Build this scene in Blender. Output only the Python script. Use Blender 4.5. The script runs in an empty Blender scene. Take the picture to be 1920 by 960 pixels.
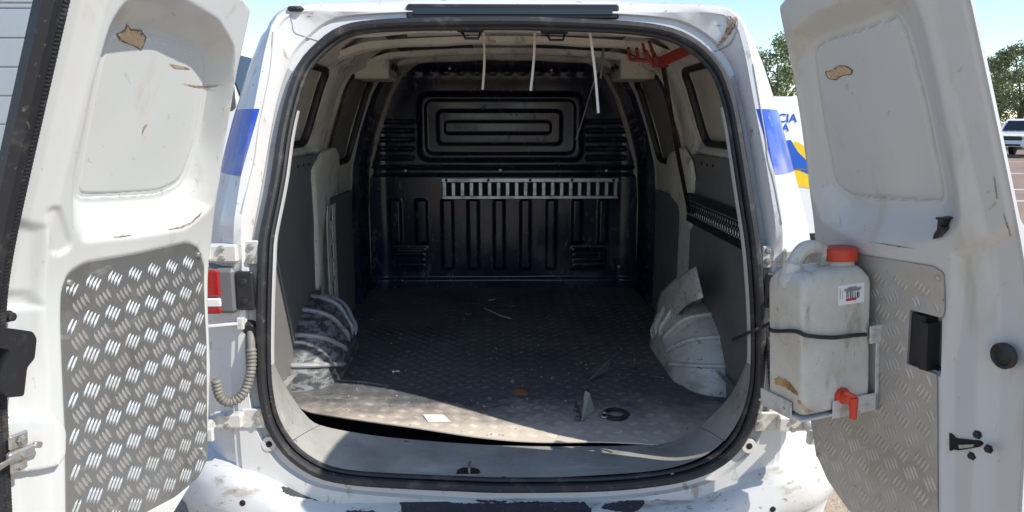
import bpy, bmesh, math, random
import numpy as np
from mathutils import Vector, Matrix, noise
from mathutils.bvhtree import BVHTree

# ------------------------------------------------------------------ camera, sky, sun, exposure
SC = bpy.context.scene
COL = SC.collection
FPX, PITCH, YAW = 1386.0, math.radians(10.3), math.radians(1.03)
CAM = np.array([-0.03, -2.0, 1.66])
cd = bpy.data.cameras.new("camera"); cam = bpy.data.objects.new("camera", cd); COL.objects.link(cam)
cd.sensor_width = 36.0; cd.lens = 36.0 * FPX / 1920.0; cd.clip_start = 0.05; cd.clip_end = 3000
cam.location = CAM
cam.rotation_euler = (math.radians(90) - PITCH, 0, -YAW)
SC.camera = cam

SUN_EL, SUN_AZ = math.radians(45), math.radians(63)   # azimuth measured from behind the camera towards the right
world = bpy.data.worlds.new("World"); SC.world = world; world.use_nodes = True
wn = world.node_tree; wn.nodes.clear()
wo = wn.nodes.new("ShaderNodeOutputWorld"); wb = wn.nodes.new("ShaderNodeBackground"); ws = wn.nodes.new("ShaderNodeTexSky")
ws.sky_type = 'NISHITA'; ws.sun_disc = False
ws.sun_elevation = SUN_EL
to_sun = Vector((math.sin(SUN_AZ) * math.cos(SUN_EL), -math.cos(SUN_AZ) * math.cos(SUN_EL), math.sin(SUN_EL)))
ws.sun_rotation = math.atan2(to_sun.x, to_sun.y)
ws.altitude = 200; ws.air_density = 1.0; ws.dust_density = 0.15; ws.ozone_density = 2.4
wb.inputs['Strength'].default_value = 0.15
wn.links.new(ws.outputs[0], wb.inputs[0]); wn.links.new(wb.outputs[0], wo.inputs[0])
sl = bpy.data.lights.new("sun", 'SUN'); sl.energy = 3.9; sl.angle = math.radians(0.5); sl.color = (1.0, 0.94, 0.85)
so = bpy.data.objects.new("sun", sl); COL.objects.link(so); so.location = (6, -4, 9)
so.rotation_euler = to_sun.to_track_quat('Z', 'Y').to_euler()
SC.view_settings.view_transform = 'Standard'; SC.view_settings.look = 'None'
SC.view_settings.gamma = 1.0; SC.view_settings.exposure = 0.60
SC.view_settings.use_curve_mapping = False
SC.render.engine = 'CYCLES'
SC.cycles.max_bounces = 10; SC.cycles.diffuse_bounces = 5; SC.cycles.glossy_bounces = 4
SC.cycles.use_denoising = True

# ------------------------------------------------------------------ survey helpers (photo measurement -> place in the world)
_cy, _sy, _cp, _sp = math.cos(YAW), math.sin(YAW), math.cos(PITCH), math.sin(PITCH)
FW = np.array([_sy * _cp, _cy * _cp, -_sp]); RT = np.array([_cy, -_sy, 0.0]); UP = np.cross(RT, FW)
def ray(px, py): return FW + RT * ((px - 960) / FPX) + UP * ((480 - py) / FPX)
def onX(px, py, x): d = ray(px, py); return CAM + d * ((x - CAM[0]) / d[0])
def onY(px, py, y): d = ray(px, py); return CAM + d * ((y - CAM[1]) / d[1])
def onZ(px, py, z): d = ray(px, py); return CAM + d * ((z - CAM[2]) / d[2])
def onP(px, py, p, n): d = ray(px, py); return CAM + d * (np.dot(np.asarray(p) - CAM, n) / np.dot(d, n))
def bend(v, k=0.34):
    t = v - 0.10
    return k * 0.5 * (t + np.sqrt(t * t + .01)) - k * 0.5 * (-.6 + math.sqrt(.37))
def yr(z): return bend(np.asarray(z, float) - 1.2)       # the rear face leans forward above the waist
def onRear(px, py, off=0.0):
    z = 1.2
    for i in range(12):
        p = onY(px, py, float(yr(z)) + off); z = p[2]
    return p

def sdf(poly, X, Y):
    """signed distance (negative inside) of a polygon, vectorised"""
    P = np.asarray(poly, float); n = len(P)
    d = np.full(X.shape, 1e9); s = np.ones(X.shape)
    j = n - 1
    for i in range(n):
        ex, ey = P[j] - P[i]; wx, wy = X - P[i][0], Y - P[i][1]
        t = np.clip((wx * ex + wy * ey) / max(ex * ex + ey * ey, 1e-12), 0, 1)
        bx, by = wx - ex * t, wy - ey * t
        d = np.minimum(d, bx * bx + by * by)
        c1 = Y >= P[i][1]; c2 = Y < P[j][1]; c3 = ex * wy > ey * wx
        s = np.where((c1 & c2 & c3) | (~c1 & ~c2 & ~c3), -s, s)
        j = i
    return s * np.sqrt(d)
def sstep(a, b, x):
    t = np.clip((x - a) / (b - a), 0, 1); return t * t * (3 - 2 * t)
def rounded(poly, r, n=5):
    P = [np.asarray(p, float) for p in poly]; out = []
    rr = r if hasattr(r, '__len__') else [r] * len(P)
    for i in range(len(P)):
        a, b, c = P[i - 1], P[i], P[(i + 1) % len(P)]
        u = (a - b) / np.linalg.norm(a - b); w = (c - b) / np.linalg.norm(c - b)
        k = min(rr[i], .45 * np.linalg.norm(a - b), .45 * np.linalg.norm(c - b))
        if k < 1e-6: out.append(b); continue
        p0, p2 = b + u * k, b + w * k
        for q in range(n + 1):
            t = q / n; out.append((1 - t) ** 2 * p0 + 2 * t * (1 - t) * b + t * t * p2)
    return out
def rrect(x0, z0, x1, z1, r, n=5): return rounded([(x0, z0), (x1, z0), (x1, z1), (x0, z1)], r, n)
def spline(P, n, closed=False):
    P = [np.asarray(p, float) for p in P]; m = len(P); out = []
    segs = m if closed else m - 1
    for i in range(segs):
        if closed: a, b, c, d = P[i - 1], P[i], P[(i + 1) % m], P[(i + 2) % m]
        else: a, b, c, d = P[max(i - 1, 0)], P[i], P[i + 1], P[min(i + 2, m - 1)]
        for q in range(n):
            t = q / n
            out.append(.5 * ((2 * b) + (c - a) * t + (2 * a - 5 * b + 4 * c - d) * t * t + (-a + 3 * b - 3 * c + d) * t ** 3))
    if not closed: out.append(P[-1])
    return out
def resample(P, n):
    P = np.asarray(P, float); L = np.r_[0, np.cumsum(np.linalg.norm(np.diff(P, axis=0), axis=1))]
    t = np.linspace(0, L[-1], n)
    return np.stack([np.interp(t, L, P[:, k]) for k in range(P.shape[1])], 1)

# ------------------------------------------------------------------ mesh helpers
class MB:
    def __init__(s): s.v = []; s.f = []
    def add(s, vs, fs):
        o = len(s.v); s.v += [tuple(map(float, p)) for p in vs]; s.f += [tuple(i + o for i in f) for f in fs]; return s
    def box(s, c, size, R=None, bev=0.0):
        """box centred at c; R = 3x3 with columns = local axes; bevelled edges when bev > 0"""
        h = np.asarray(size, float) / 2; R = np.eye(3) if R is None else np.asarray(R, float)
        if bev <= 0:
            vs = [(x, y, z) for x in (-1, 1) for y in (-1, 1) for z in (-1, 1)]
            fs = [(0, 1, 3, 2), (4, 6, 7, 5), (0, 4, 5, 1), (2, 3, 7, 6), (0, 2, 6, 4), (1, 5, 7, 3)]
            return s.add([np.asarray(c) + R @ (np.array(v) * h) for v in vs], fs)
        b = min(bev, h.min() * .9); vs = []; idx = {}
        for x in (-1, 1):
            for y in (-1, 1):
                for z in (-1, 1):
                    for ax in range(3):
                        p = np.array([x, y, z]) * h
                        q = p - np.array([x, y, z]) * b; q[ax] = p[ax]
                        idx[(x, y, z, ax)] = len(vs); vs.append(np.asarray(c) + R @ q)
        fs = []
        for ax in range(3):
            a1, a2 = [(1, 2), (2, 0), (0, 1)][ax]
            for sg in (-1, 1):
                q = []
                for (m, n_) in ((-1, -1), (1, -1), (1, 1), (-1, 1)):
                    k = [0, 0, 0]; k[ax] = sg; k[a1] = m; k[a2] = n_; q.append(idx[(*k, ax)])
                fs.append(tuple(q if sg > 0 else q[::-1]))
        for ax in range(3):
            a1, a2 = [(1, 2), (2, 0), (0, 1)][ax]
            for m in (-1, 1):
                for n_ in (-1, 1):
                    def K(e, which):
                        k = [0, 0, 0]; k[ax] = e; k[a1] = m; k[a2] = n_; return idx[(*k, which)]
                    q = [K(-1, a1), K(1, a1), K(1, a2), K(-1, a2)]
                    fs.append(tuple(q if m * n_ < 0 else q[::-1]))
        for x in (-1, 1):
            for y in (-1, 1):
                for z in (-1, 1):
                    q = [idx[(x, y, z, 0)], idx[(x, y, z, 1)], idx[(x, y, z, 2)]]
                    fs.append(tuple(q if x * y * z > 0 else q[::-1]))
        return s.add(vs, fs)
    def bar(s, a, b, w, h, up=(0, 0, 1), bev=0.0):
        a = np.asarray(a, float); b = np.asarray(b, float); d = b - a; L = np.linalg.norm(d); d /= L
        u = np.asarray(up, float); x = np.cross(d, u); x /= np.linalg.norm(x); u = np.cross(x, d)
        return s.box((a + b) / 2, (w, L, h), np.stack([x, d, u], 1), bev)
    def tube(s, path, r, n=8, caps=True, closed=False, flat=None):
        P = [np.asarray(p, float) for p in path]; m = len(P)
        rr = r if hasattr(r, '__len__') else [r] * m
        rings = []; ref = None
        for i in range(m):
            t = (P[(i + 1) % m] - P[i - 1]) if closed else (P[min(i + 1, m - 1)] - P[max(i - 1, 0)])
            t = t / (np.linalg.norm(t) + 1e-12)
            if ref is None:
                ref = np.array([0, 0, 1.]) if abs(t[2]) < .9 else np.array([1., 0, 0])
            x = ref - t * np.dot(ref, t); x /= np.linalg.norm(x); y = np.cross(t, x); ref = x
            e = flat or 1.0
            rings.append([P[i] + rr[i] * (x * math.cos(2 * math.pi * k / n) + e * y * math.sin(2 * math.pi * k / n)) for k in range(n)])
        return s.loft(rings, closed=True, wrap=closed, caps=caps and not closed)
    def loft(s, rings, closed=True, wrap=False, caps=False):
        n = len(rings[0]); m = len(rings); vs = [p for r in rings for p in r]; fs = []
        for i in range(m if wrap else m - 1):
            i2 = (i + 1) % m
            for k in range(n if closed else n - 1):
                k2 = (k + 1) % n
                fs.append((i * n + k, i * n + k2, i2 * n + k2, i2 * n + k))
        if caps: fs.append(tuple(range(n))[::-1]); fs.append(tuple((m - 1) * n + k for k in range(n)))
        return s.add(vs, fs)
    def lathe(s, c, axis, prof, n=16):
        """prof = [(along, radius)] about axis through c"""
        a = np.asarray(axis, float); a /= np.linalg.norm(a)
        ref = np.array([0, 0, 1.]) if abs(a[2]) < .9 else np.array([1., 0, 0])
        x = np.cross(ref, a); x /= np.linalg.norm(x); y = np.cross(a, x)
        rings = [[np.asarray(c) + a * h + r * (x * math.cos(2 * math.pi * k / n) + y * math.sin(2 * math.pi * k / n)) for k in range(n)] for h, r in prof]
        return s.loft(rings, caps=True)
    def prism(s, poly, fn, d0, d1):
        """polygon of (a,b) extruded from depth d0 to d1 through fn(a,b,d) -> point"""
        n = len(poly)
        vs = [fn(a, b, d0) for a, b in poly] + [fn(a, b, d1) for a, b in poly]
        fs = [tuple(range(n))[::-1], tuple(range(n, 2 * n))] + [(i, (i + 1) % n, n + (i + 1) % n, n + i) for i in range(n)]
        return s.add(vs, fs)
    def grid(s, P):
        """P: array (m,n,3)"""
        m, n = P.shape[:2]; vs = P.reshape(-1, 3); o = len(s.v)
        i, j = np.meshgrid(np.arange(m - 1), np.arange(n - 1), indexing='ij'); a = (i * n + j).ravel()
        fs = np.stack([a, a + 1, a + n + 1, a + n], 1)
        s.v += [tuple(p) for p in vs.tolist()]; s.f += [tuple(q) for q in (fs + o).tolist()]
        return s
    def build(s, name, mat, parent=None, smooth=True, angle=35, flip=False, fix=True):
        me = bpy.data.meshes.new(name); me.from_pydata(s.v, [], s.f); me.update()
        if fix:
            bm = bmesh.new(); bm.from_mesh(me)
            bmesh.ops.recalc_face_normals(bm, faces=bm.faces[:]); bm.to_mesh(me); bm.free()
        if flip: me.flip_normals()
        if smooth:
            me.polygons.foreach_set('use_smooth', [True] * len(me.polygons)); me.set_sharp_from_angle(angle=math.radians(angle))
        if mat is not None:
            for m_ in (mat if isinstance(mat, list) else [mat]): me.materials.append(m_)
        ob = bpy.data.objects.new(name, me); COL.objects.link(ob)
        if parent is not None:
            ob.parent = parent; ob.matrix_parent_inverse = WM(parent).inverted()
        return ob
def WM(o):
    if o.parent is None: return Matrix.LocRotScale(o.location, o.rotation_euler, o.scale)
    return WM(o.parent) @ o.matrix_parent_inverse @ Matrix.LocRotScale(o.location, o.rotation_euler, o.scale)
def tag(o, label=None, cat=None, group=None, kind=None):
    if label: o['label'] = label
    if cat: o['category'] = cat
    if group: o['group'] = group
    if kind: o['kind'] = kind
    return o
def empty(name, loc):
    o = bpy.data.objects.new(name, None); COL.objects.link(o); o.location = loc; o.empty_display_size = .2; return o
def copy_tree(o, parent=None):
    c = o.copy(); COL.objects.link(c); c.parent = parent
    for ch in list(o.children): copy_tree(ch, c)
    return c

def bvh_of(*obs):
    vs, fs = [], []
    for o in obs:
        k = len(vs); vs += [o.matrix_basis @ v.co for v in o.data.vertices] if o.parent is None else [WM(o) @ v.co for v in o.data.vertices]
        fs += [[i + k for i in p.vertices] for p in o.data.polygons]
    return BVHTree.FromPolygons(vs, fs)
# ------------------------------------------------------------------ materials
def mat(name, base, rough=.5, metal=0.0, layers=(), bump=None, spec=.5, trans=0.0, emit=None, coat=0.0, stripe=None, dust_sun_tint=None):
    """layers: (scale, lo, hi, colour, amount, stretch xyz, roughness or None)"""
    m = bpy.data.materials.new(name); m.use_nodes = True; nt = m.node_tree; N = nt.nodes; L = nt.links
    b = N['Principled BSDF']; tc = N.new('ShaderNodeTexCoord')
    b.inputs['Metallic'].default_value = metal; b.inputs['Roughness'].default_value = rough
    b.inputs['Specular IOR Level'].default_value = spec
    if trans: b.inputs['Transmission Weight'].default_value = trans
    if coat: b.inputs['Coat Weight'].default_value = coat; b.inputs['Coat Roughness'].default_value = .08
    if emit: b.inputs['Emission Color'].default_value = (*emit[:3], 1); b.inputs['Emission Strength'].default_value = emit[3]
    cur = N.new('ShaderNodeRGB'); cur.outputs[0].default_value = (*base, 1); cur = cur.outputs[0]
    rc = None
    if stripe:
        z0, z1, col, c0 = stripe
        sx = N.new('ShaderNodeSeparateXYZ'); L.new(tc.outputs['Object'], sx.inputs[0])
        def mth(op, a, bb):
            n = N.new('ShaderNodeMath'); n.operation = op
            for i, q in enumerate((a, bb)):
                if isinstance(q, (int, float)): n.inputs[i].default_value = q
                else: L.new(q, n.inputs[i])
            return n.outputs[0]
        k = mth('MULTIPLY', mth('GREATER_THAN', sx.outputs[2], z0), mth('LESS_THAN', sx.outputs[2], z1))
        k = mth('MULTIPLY', k, mth('GREATER_THAN', mth('ADD', mth('ABSOLUTE', sx.outputs[0], 0), mth('MULTIPLY', sx.outputs[2], .235)), c0))
        mx = N.new('ShaderNodeMix'); mx.data_type = 'RGBA'; L.new(k, mx.inputs[0]); L.new(cur, mx.inputs[6]); mx.inputs[7].default_value = (*col, 1)
        cur = mx.outputs[2]
    for (sc, lo, hi, col, amt, st, rg) in layers:
        mp = N.new('ShaderNodeMapping'); mp.inputs['Scale'].default_value = st or (1, 1, 1)
        mp.inputs['Location'].default_value = (sc * .37 % 3, lo * 7.1, hi * 5.3)
        L.new(tc.outputs['Object'], mp.inputs[0])
        nz = N.new('ShaderNodeTexNoise'); nz.inputs['Scale'].default_value = sc; nz.inputs['Detail'].default_value = 7; nz.inputs['Roughness'].default_value = .62
        L.new(mp.outputs[0], nz.inputs[0])
        mr = N.new('ShaderNodeMapRange'); mr.inputs[1].default_value = lo; mr.inputs[2].default_value = hi; mr.inputs[3].default_value = 0; mr.inputs[4].default_value = amt
        mr.interpolation_type = 'SMOOTHSTEP'
        L.new(nz.outputs[0], mr.inputs[0])
        mx = N.new('ShaderNodeMix'); mx.data_type = 'RGBA'; L.new(mr.outputs[0], mx.inputs[0]); L.new(cur, mx.inputs[6]); mx.inputs[7].default_value = (*col, 1)
        cur = mx.outputs[2]
        if rg is not None:
            mx2 = N.new('ShaderNodeMix'); mx2.data_type = 'FLOAT'; L.new(mr.outputs[0], mx2.inputs[0])
            if rc is None: mx2.inputs[2].default_value = rough
            else: L.new(rc, mx2.inputs[2])
            mx2.inputs[3].default_value = rg; rc = mx2.outputs[0]
    if dust_sun_tint:  # pale dust near the doors, also painting in brightness for the sunlit strip
        y0, y1, col, amt, lo, hi = dust_sun_tint
        sx = N.new('ShaderNodeSeparateXYZ'); L.new(tc.outputs['Object'], sx.inputs[0]); nz = N.new('ShaderNodeTexNoise'); nz.inputs['Scale'].default_value = 6; nz.inputs['Detail'].default_value = 9; nz.inputs['Roughness'].default_value = .7
        L.new(tc.outputs['Object'], nz.inputs[0])
        g1 = N.new('ShaderNodeMapRange'); g1.inputs[1].default_value = y1; g1.inputs[2].default_value = y0; L.new(sx.outputs[1], g1.inputs[0])
        ad = N.new('ShaderNodeMath'); ad.operation = 'ADD'; L.new(g1.outputs[0], ad.inputs[0]); L.new(nz.outputs[0], ad.inputs[1])
        g2 = N.new('ShaderNodeMapRange'); g2.inputs[1].default_value = lo; g2.inputs[2].default_value = hi; g2.inputs[4].default_value = amt; L.new(ad.outputs[0], g2.inputs[0])
        mx = N.new('ShaderNodeMix'); mx.data_type = 'RGBA'; L.new(g2.outputs[0], mx.inputs[0]); L.new(cur, mx.inputs[6]); mx.inputs[7].default_value = (*col, 1); cur = mx.outputs[2]
    L.new(cur, b.inputs['Base Color'])
    if rc is not None: L.new(rc, b.inputs['Roughness'])
    if bump:
        sc, st, dist = bump[:3]
        nz = N.new('ShaderNodeTexNoise'); nz.inputs['Scale'].default_value = sc; nz.inputs['Detail'].default_value = 6
        L.new(tc.outputs['Object'], nz.inputs[0]); bp = N.new('ShaderNodeBump'); bp.inputs['Strength'].default_value = st; bp.inputs['Distance'].default_value = dist
        L.new(nz.outputs[0], bp.inputs['Height']); L.new(bp.outputs[0], b.inputs['Normal'])
    return m

BRN = (.20, .135, .07); DRT = (.30, .25, .18)
m_body = mat('white_paint', (.60, .595, .58), .34, coat=.25, stripe=(1.515, 1.695, (.008, .055, .40), 1.085),
             layers=[(3.2, .50, .75, (.48, .45, .40), .55, None, .6), (26, .60, .70, DRT, .7, (1, 1, .5), .7), (90, .66, .72, BRN, .7, None, .8), (55, .655, .69, (.10, .08, .06), .8, (.25, 1, 1), None)], bump=(7, .10, .004))
m_door = mat('door_paint', (.55, .56, .545), .30, coat=.35,
             layers=[(2.4, .50, .78, (.52, .50, .44), .5, None, .6), (18, .62, .76, DRT, .40, (1, 1, .3), .7), (70, .70, .74, BRN, .6, None, .8), (120, .66, .70, (.30, .26, .2), .5, (1, .15, .15), None), (7, .60, .72, (.44, .40, .32), .55, (1, 1, .25), .7)], bump=(9, .04, .003))
m_inner = mat('inner_white_paint', (.68, .65, .57), .5,
              layers=[(3.5, .46, .74, (.38, .34, .27), .7, None, .75), (14, .55, .70, (.18, .155, .12), .7, (1, 1, .4), .8), (60, .64, .70, (.08, .06, .05), .8, None, .8)], bump=(9, .15, .004))
m_bulk = mat('black_gloss_paint', (.010, .016, .036), .16, spec=.5, layers=[(5, .45, .75, (.014, .022, .046), .8, None, .26), (22, .56, .72, (.085, .09, .10), .6, (1, 1, .4), .7), (3, .45, .7, (.035, .045, .07), .6, None, .45), (9, .70, .73, (.16, .08, .04), .6, None, .7)], bump=(4, .06, .004))
m_rail = mat('galvanised_steel', (.42, .45, .47), .35, .85, layers=[(20, .45, .7, (.25, .26, .27), .7, None, .55), (60, .66, .70, (.15, .10, .06), .6, None, .8)])
m_rubber = mat('black_rubber', (.018, .018, .02), .55, layers=[(14, .52, .72, (.12, .11, .095), .6, None, .8), (70, .62, .7, (.18, .165, .14), .5, None, .9)], bump=(60, .15, .002))
m_plastic = mat('black_plastic', (.016, .016, .018), .42, layers=[(18, .55, .75, (.07, .065, .06), .6, None, .7)])
m_trim = mat('dark_grey_board', (.165, .162, .158), .75, layers=[(4, .4, .75, (.11, .11, .112), .7, None, None), (30, .62, .7, (.20, .19, .17), .5, (1, 1, .12), None), (80, .66, .7, (.24, .23, .20), .5, None, None)], bump=(40, .25, .002))
m_sill = mat('grey_sill_plastic', (.33, .325, .30), .62, layers=[(5, .4, .72, (.19, .187, .175), .8, None, .7), (14, .58, .7, (.46, .44, .40), .6, (.25, 1, 1), .8), (48, .64, .70, (.07, .065, .06), .8, (.3, 1, 1), None), (110, .66, .71, (.42, .40, .36), .6, (.2, 1, 1), None)], bump=(25, .25, .002))
m_plate = mat('tread_plate', (.33, .335, .33), .42, .75, layers=[(4, .46, .68, (.16, .158, .15), .8, None, .6), (22, .58, .72, (.24, .20, .14), .6, (1, 1, .4), .8), (7, .56, .70, (.40, .35, .26), .55, (1, 1, .6), .75), (80, .66, .72, (.09, .08, .07), .6, None, None), (30, .62, .66, (.55, .55, .53), .5, (1, .2, 1), None)], bump=(50, .12, .001))
m_tread = mat('tread_bar', (.62, .64, .66), .42, .8, layers=[(5, .42, .68, (.42, .41, .38), .85, None, .5), (40, .55, .68, (.28, .26, .21), .6, None, .7)])
m_plate2 = mat('dusty_tread_plate', (.50, .48, .44), .5, .5, layers=[(4, .45, .72, (.33, .305, .26), .75, None, .7), (22, .55, .7, (.40, .35, .27), .6, (1, 1, .4), .8), (70, .66, .71, (.15, .12, .09), .7, None, None), (14, .64, .68, (.66, .66, .64), .6, (1, .3, 1), None)], bump=(50, .12, .001))
m_tread2 = mat('dusty_tread_bar', (.53, .51, .47), .45, .5, layers=[(6, .40, .7, (.40, .37, .31), .8, None, .7)])
m_floor = mat('worn_floor_plate', (.145, .148, .155), .50, .12, layers=[(2.2, .38, .68, (.08, .083, .09), .85, None, .72), (9, .55, .72, (.24, .23, .21), .65, (.5, 1, 1), .8), (36, .60, .70, (.30, .29, .27), .6, (.3, 1, 1), .8), (70, .62, .70, (.04, .04, .04), .8, None, None), (18, .62, .68, (.20, .12, .07), .5, None, None)], bump=(30, .25, .002), dust_sun_tint=(.15, .80, (.70, .62, .52), .97, .82, 1.32))  # front dust made paler so the sunlit strip reads bright
m_floorbar = mat('worn_floor_tread', (.18, .18, .185), .5, .15, layers=[(2.2, .40, .66, (.085, .086, .09), .9, None, .65), (12, .55, .7, (.34, .32, .29), .7, None, .8)], dust_sun_tint=(.15, .80, (.72, .65, .56), .97, .82, 1.32))  # bars carry the same dust, paled for the sun strip
m_foil = mat('crumpled_lining', (.62, .615, .57), .5, .15, layers=[(8, .52, .70, (.34, .33, .30), .7, (1, 1, 2), None), (24, .60, .68, (.10, .10, .10), .75, (1, 1, 2.5), .7), (60, .60, .68, (.08, .08, .08), .7, None, .7)], bump=(26, .45, .004))
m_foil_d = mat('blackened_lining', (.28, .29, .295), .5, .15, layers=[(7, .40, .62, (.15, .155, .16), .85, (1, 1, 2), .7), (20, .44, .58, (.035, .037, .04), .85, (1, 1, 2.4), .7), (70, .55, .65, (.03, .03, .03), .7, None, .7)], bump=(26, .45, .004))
m_dark = mat('underfloor_dark', (.012, .011, .012), .9)
m_bolt = mat('zinc_bolt', (.50, .49, .46), .38, .8, layers=[(60, .5, .7, (.22, .16, .10), .7, None, .7)])
m_bracketw = mat('bracket_paint', (.62, .61, .57), .4, .2, layers=[(20, .5, .7, (.36, .31, .22), .7, None, .7), (50, .62, .7, (.14, .09, .05), .7, None, .8)])
m_red = mat('red_lens', (.32, .010, .010), .15, coat=.5)
m_lensw = mat('clear_lens', (.72, .70, .66), .15)
m_grey = mat('grey_lamp_housing', (.13, .13, .135), .45)
m_orange = mat('red_orange_plastic', (.62, .055, .022), .42, layers=[(20, .5, .75, (.40, .05, .03), .6, None, .6)])
m_redm = mat('red_metal', (.22, .022, .016), .45, layers=[(30, .5, .7, (.10, .015, .012), .7, None, .7)])
m_can = mat('milky_plastic', (.62, .59, .51), .42, layers=[(4, .42, .72, (.40, .365, .28), .75, None, .5), (18, .55, .70, (.30, .25, .17), .65, (1, 1, .35), .7), (60, .62, .70, (.24, .19, .12), .6, (1, 1, .5), None)], bump=(12, .15, .003))
m_can.node_tree.nodes['Principled BSDF'].inputs['Subsurface Weight'].default_value = .15
m_can.node_tree.nodes['Principled BSDF'].inputs['Subsurface Radius'].default_value = (.02, .018, .012)
m_paper = mat('white_paper', (.80, .79, .76), .8, layers=[(20, .6, .75, (.6, .56, .48), .5, None, None)])
m_ink = mat('black_ink', (.02, .02, .022), .6)
m_inkg = mat('faded_ink', (.34, .34, .36), .6)
m_inkr = mat('red_ink', (.55, .03, .03), .6)
m_tie = mat('white_nylon', (.72, .70, .62), .4)
m_wire = mat('grey_wire', (.22, .22, .23), .4, .5)
m_rod = mat('black_steel_rod', (.05, .04, .035), .25, .6, layers=[(12, .55, .68, (.20, .09, .05), .8, (1, 1, .3), .6)])
m_tan = mat('tan_foam', (.52, .37, .22), .85, layers=[(50, .5, .7, (.72, .60, .42), .8, None, None), (120, .58, .66, (.12, .06, .03), .8, None, None)], bump=(70, .8, .006))
m_rust = mat('rust_stain', (.40, .21, .07), .85, layers=[(30, .45, .65, (.16, .09, .04), .8, None, None), (16, .5, .65, (.58, .44, .26), .8, None, None)])
m_scr = mat('scratched_bare_patch', (.34, .28, .20), .8, layers=[(60, .45, .62, (.12, .09, .06), .8, None, None)])
m_peel = mat('bare_bumper_plastic', (.035, .037, .045), .6, layers=[(14, .5, .7, (.06, .062, .07), .8, None, None), (90, .62, .68, (.3, .3, .3), .6, None, None)], bump=(30, .2, .002))
m_glass = mat('dark_glass', (.010, .014, .018), .06, spec=.6)
m_tyre = mat('tyre', (.02, .02, .02), .85)
m_hub = mat('wheel_metal', (.35, .35, .36), .35, .7)
m_vwhite = mat('vehicle_white', (.74, .74, .74), .3, coat=.3, layers=[(4, .55, .8, (.55, .53, .5), .4, None, None)])
m_vblue = mat('livery_blue', (.012, .10, .50), .35)
m_vyel = mat('livery_yellow', (.80, .55, .02), .35)
m_alu = mat('truck_body_aluminium', (.42, .45, .47), .42, .35, layers=[(3, .45, .75, (.40, .42, .44), .6, (1, 1, .3), .6), (16, .62, .72, (.32, .31, .28), .4, (1, 1, .2), .7)])
m_wood = mat('truck_bed_wood', (.36, .22, .10), .75, layers=[(20, .5, .7, (.20, .12, .06), .7, (.2, 1, 1), None)])
m_leaf = mat('leaf_green', (.17, .21, .085), .6, layers=[(.7, .4, .65, (.12, .16, .06), .8, None, None), (5, .45, .65, (.24, .27, .12), .7, None, None)])
m_bark = mat('bark', (.13, .10, .075), .9, layers=[(14, .45, .65, (.06, .045, .035), .8, (1, 1, .2), None)], bump=(20, .6, .02))
m_line = mat('white_road_paint', (.72, .71, .68), .8, layers=[(9, .55, .68, (.34, .27, .22), .8, None, None)])
m_paver = mat('brown_paving', (.235, .155, .115), .9, layers=[(.5, .4, .7, (.30, .215, .165), .8, None, None), (7, .45, .7, (.15, .10, .08), .6, None, None), (60, .5, .68, (.38, .30, .24), .6, None, None)], bump=(60, .5, .01))
m_gravel = mat('tan_gravel', (.42, .33, .24), .95, layers=[(45, .45, .62, (.26, .19, .14), .8, None, None), (120, .55, .65, (.62, .54, .44), .8, None, None), (2, .45, .7, (.30, .235, .18), .6, None, None)], bump=(90, .8, .01))

# ------------------------------------------------------------------ ground
mb = MB()
g = np.linspace(-1, 1, 61); gx = np.sign(g) * np.abs(g) ** 3 * 900
X, Y = np.meshgrid(gx, gx + 20, indexing='ij'); mb.grid(np.stack([X, Y, np.zeros_like(X)], 2))
ground = tag(mb.build('ground', m_paver, fix=False, flip=True), kind='structure')
# the gravelly apron the van stands on, an uneven-edged sheet 4 mm above
rg = random.Random(4); pts = []
for k in range(64):
    a = 2 * math.pi * k / 64; r = 1 + .06 * rg.uniform(-1, 1)
    pts.append((9.5 * r * math.cos(a), 1.5 + 8.5 * r * math.sin(a), .004))
mb = MB().add(pts, [tuple(range(64))]); tag(mb.build('gravel_apron', m_gravel, ground), kind='structure')
for (x0, y0, x1, y1) in [(9, 13.5, 40, 12.6), (9, 16.2, 40, 15.3), (10, 22, 44, 21), (-30, 16, -6, 15.5), (12, 29, 44, 28.2)]:
    mb = MB().bar((x0, y0, .0045), (x1, y1, .0045), .14, .003); mb.build('painted_line', m_line, ground)
for i in range(7):
    x = 12 + i * 3.2; mb = MB().bar((x, 29.2, .0045), (x + .6, 35, .0045), .12, .003); mb.build('painted_line', m_line, ground)

# ------------------------------------------------------------------ the van: body shell
van = empty('panel_van', (0, 2.4, 0))
tag(van, 'worn white panel van with rear doors wide open and empty cargo bay', 'van')
NA = 192; ZC = 1.26
ANG = np.linspace(0, 2 * np.pi, NA, endpoint=False)
def polar(poly):
    """radius of a star-shaped polygon (x,z) about (0,ZC) at every angle"""
    P = np.asarray(poly, float) - np.array([0, ZC]); out = np.zeros(NA)
    for k, a in enumerate(ANG):
        c, s = math.cos(a), math.sin(a); best = 0
        for i in range(len(P)):
            p, q = P[i - 1], P[i]; e = q - p; det = c * (-e[1]) + s * e[0]
            if abs(det) < 1e-12: continue
            t = (p[0] * (-e[1]) + p[1] * e[0]) / det; w = (c * p[1] - s * p[0]) / det
            if -1e-9 <= w <= 1 + 1e-9 and t > best: best = t
        out[k] = best
    return out
def ring(rad, yfun):
    x = rad * np.cos(ANG); z = ZC + rad * np.sin(ANG)
    return np.stack([x, yfun(x, z), z], 1)
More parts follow.
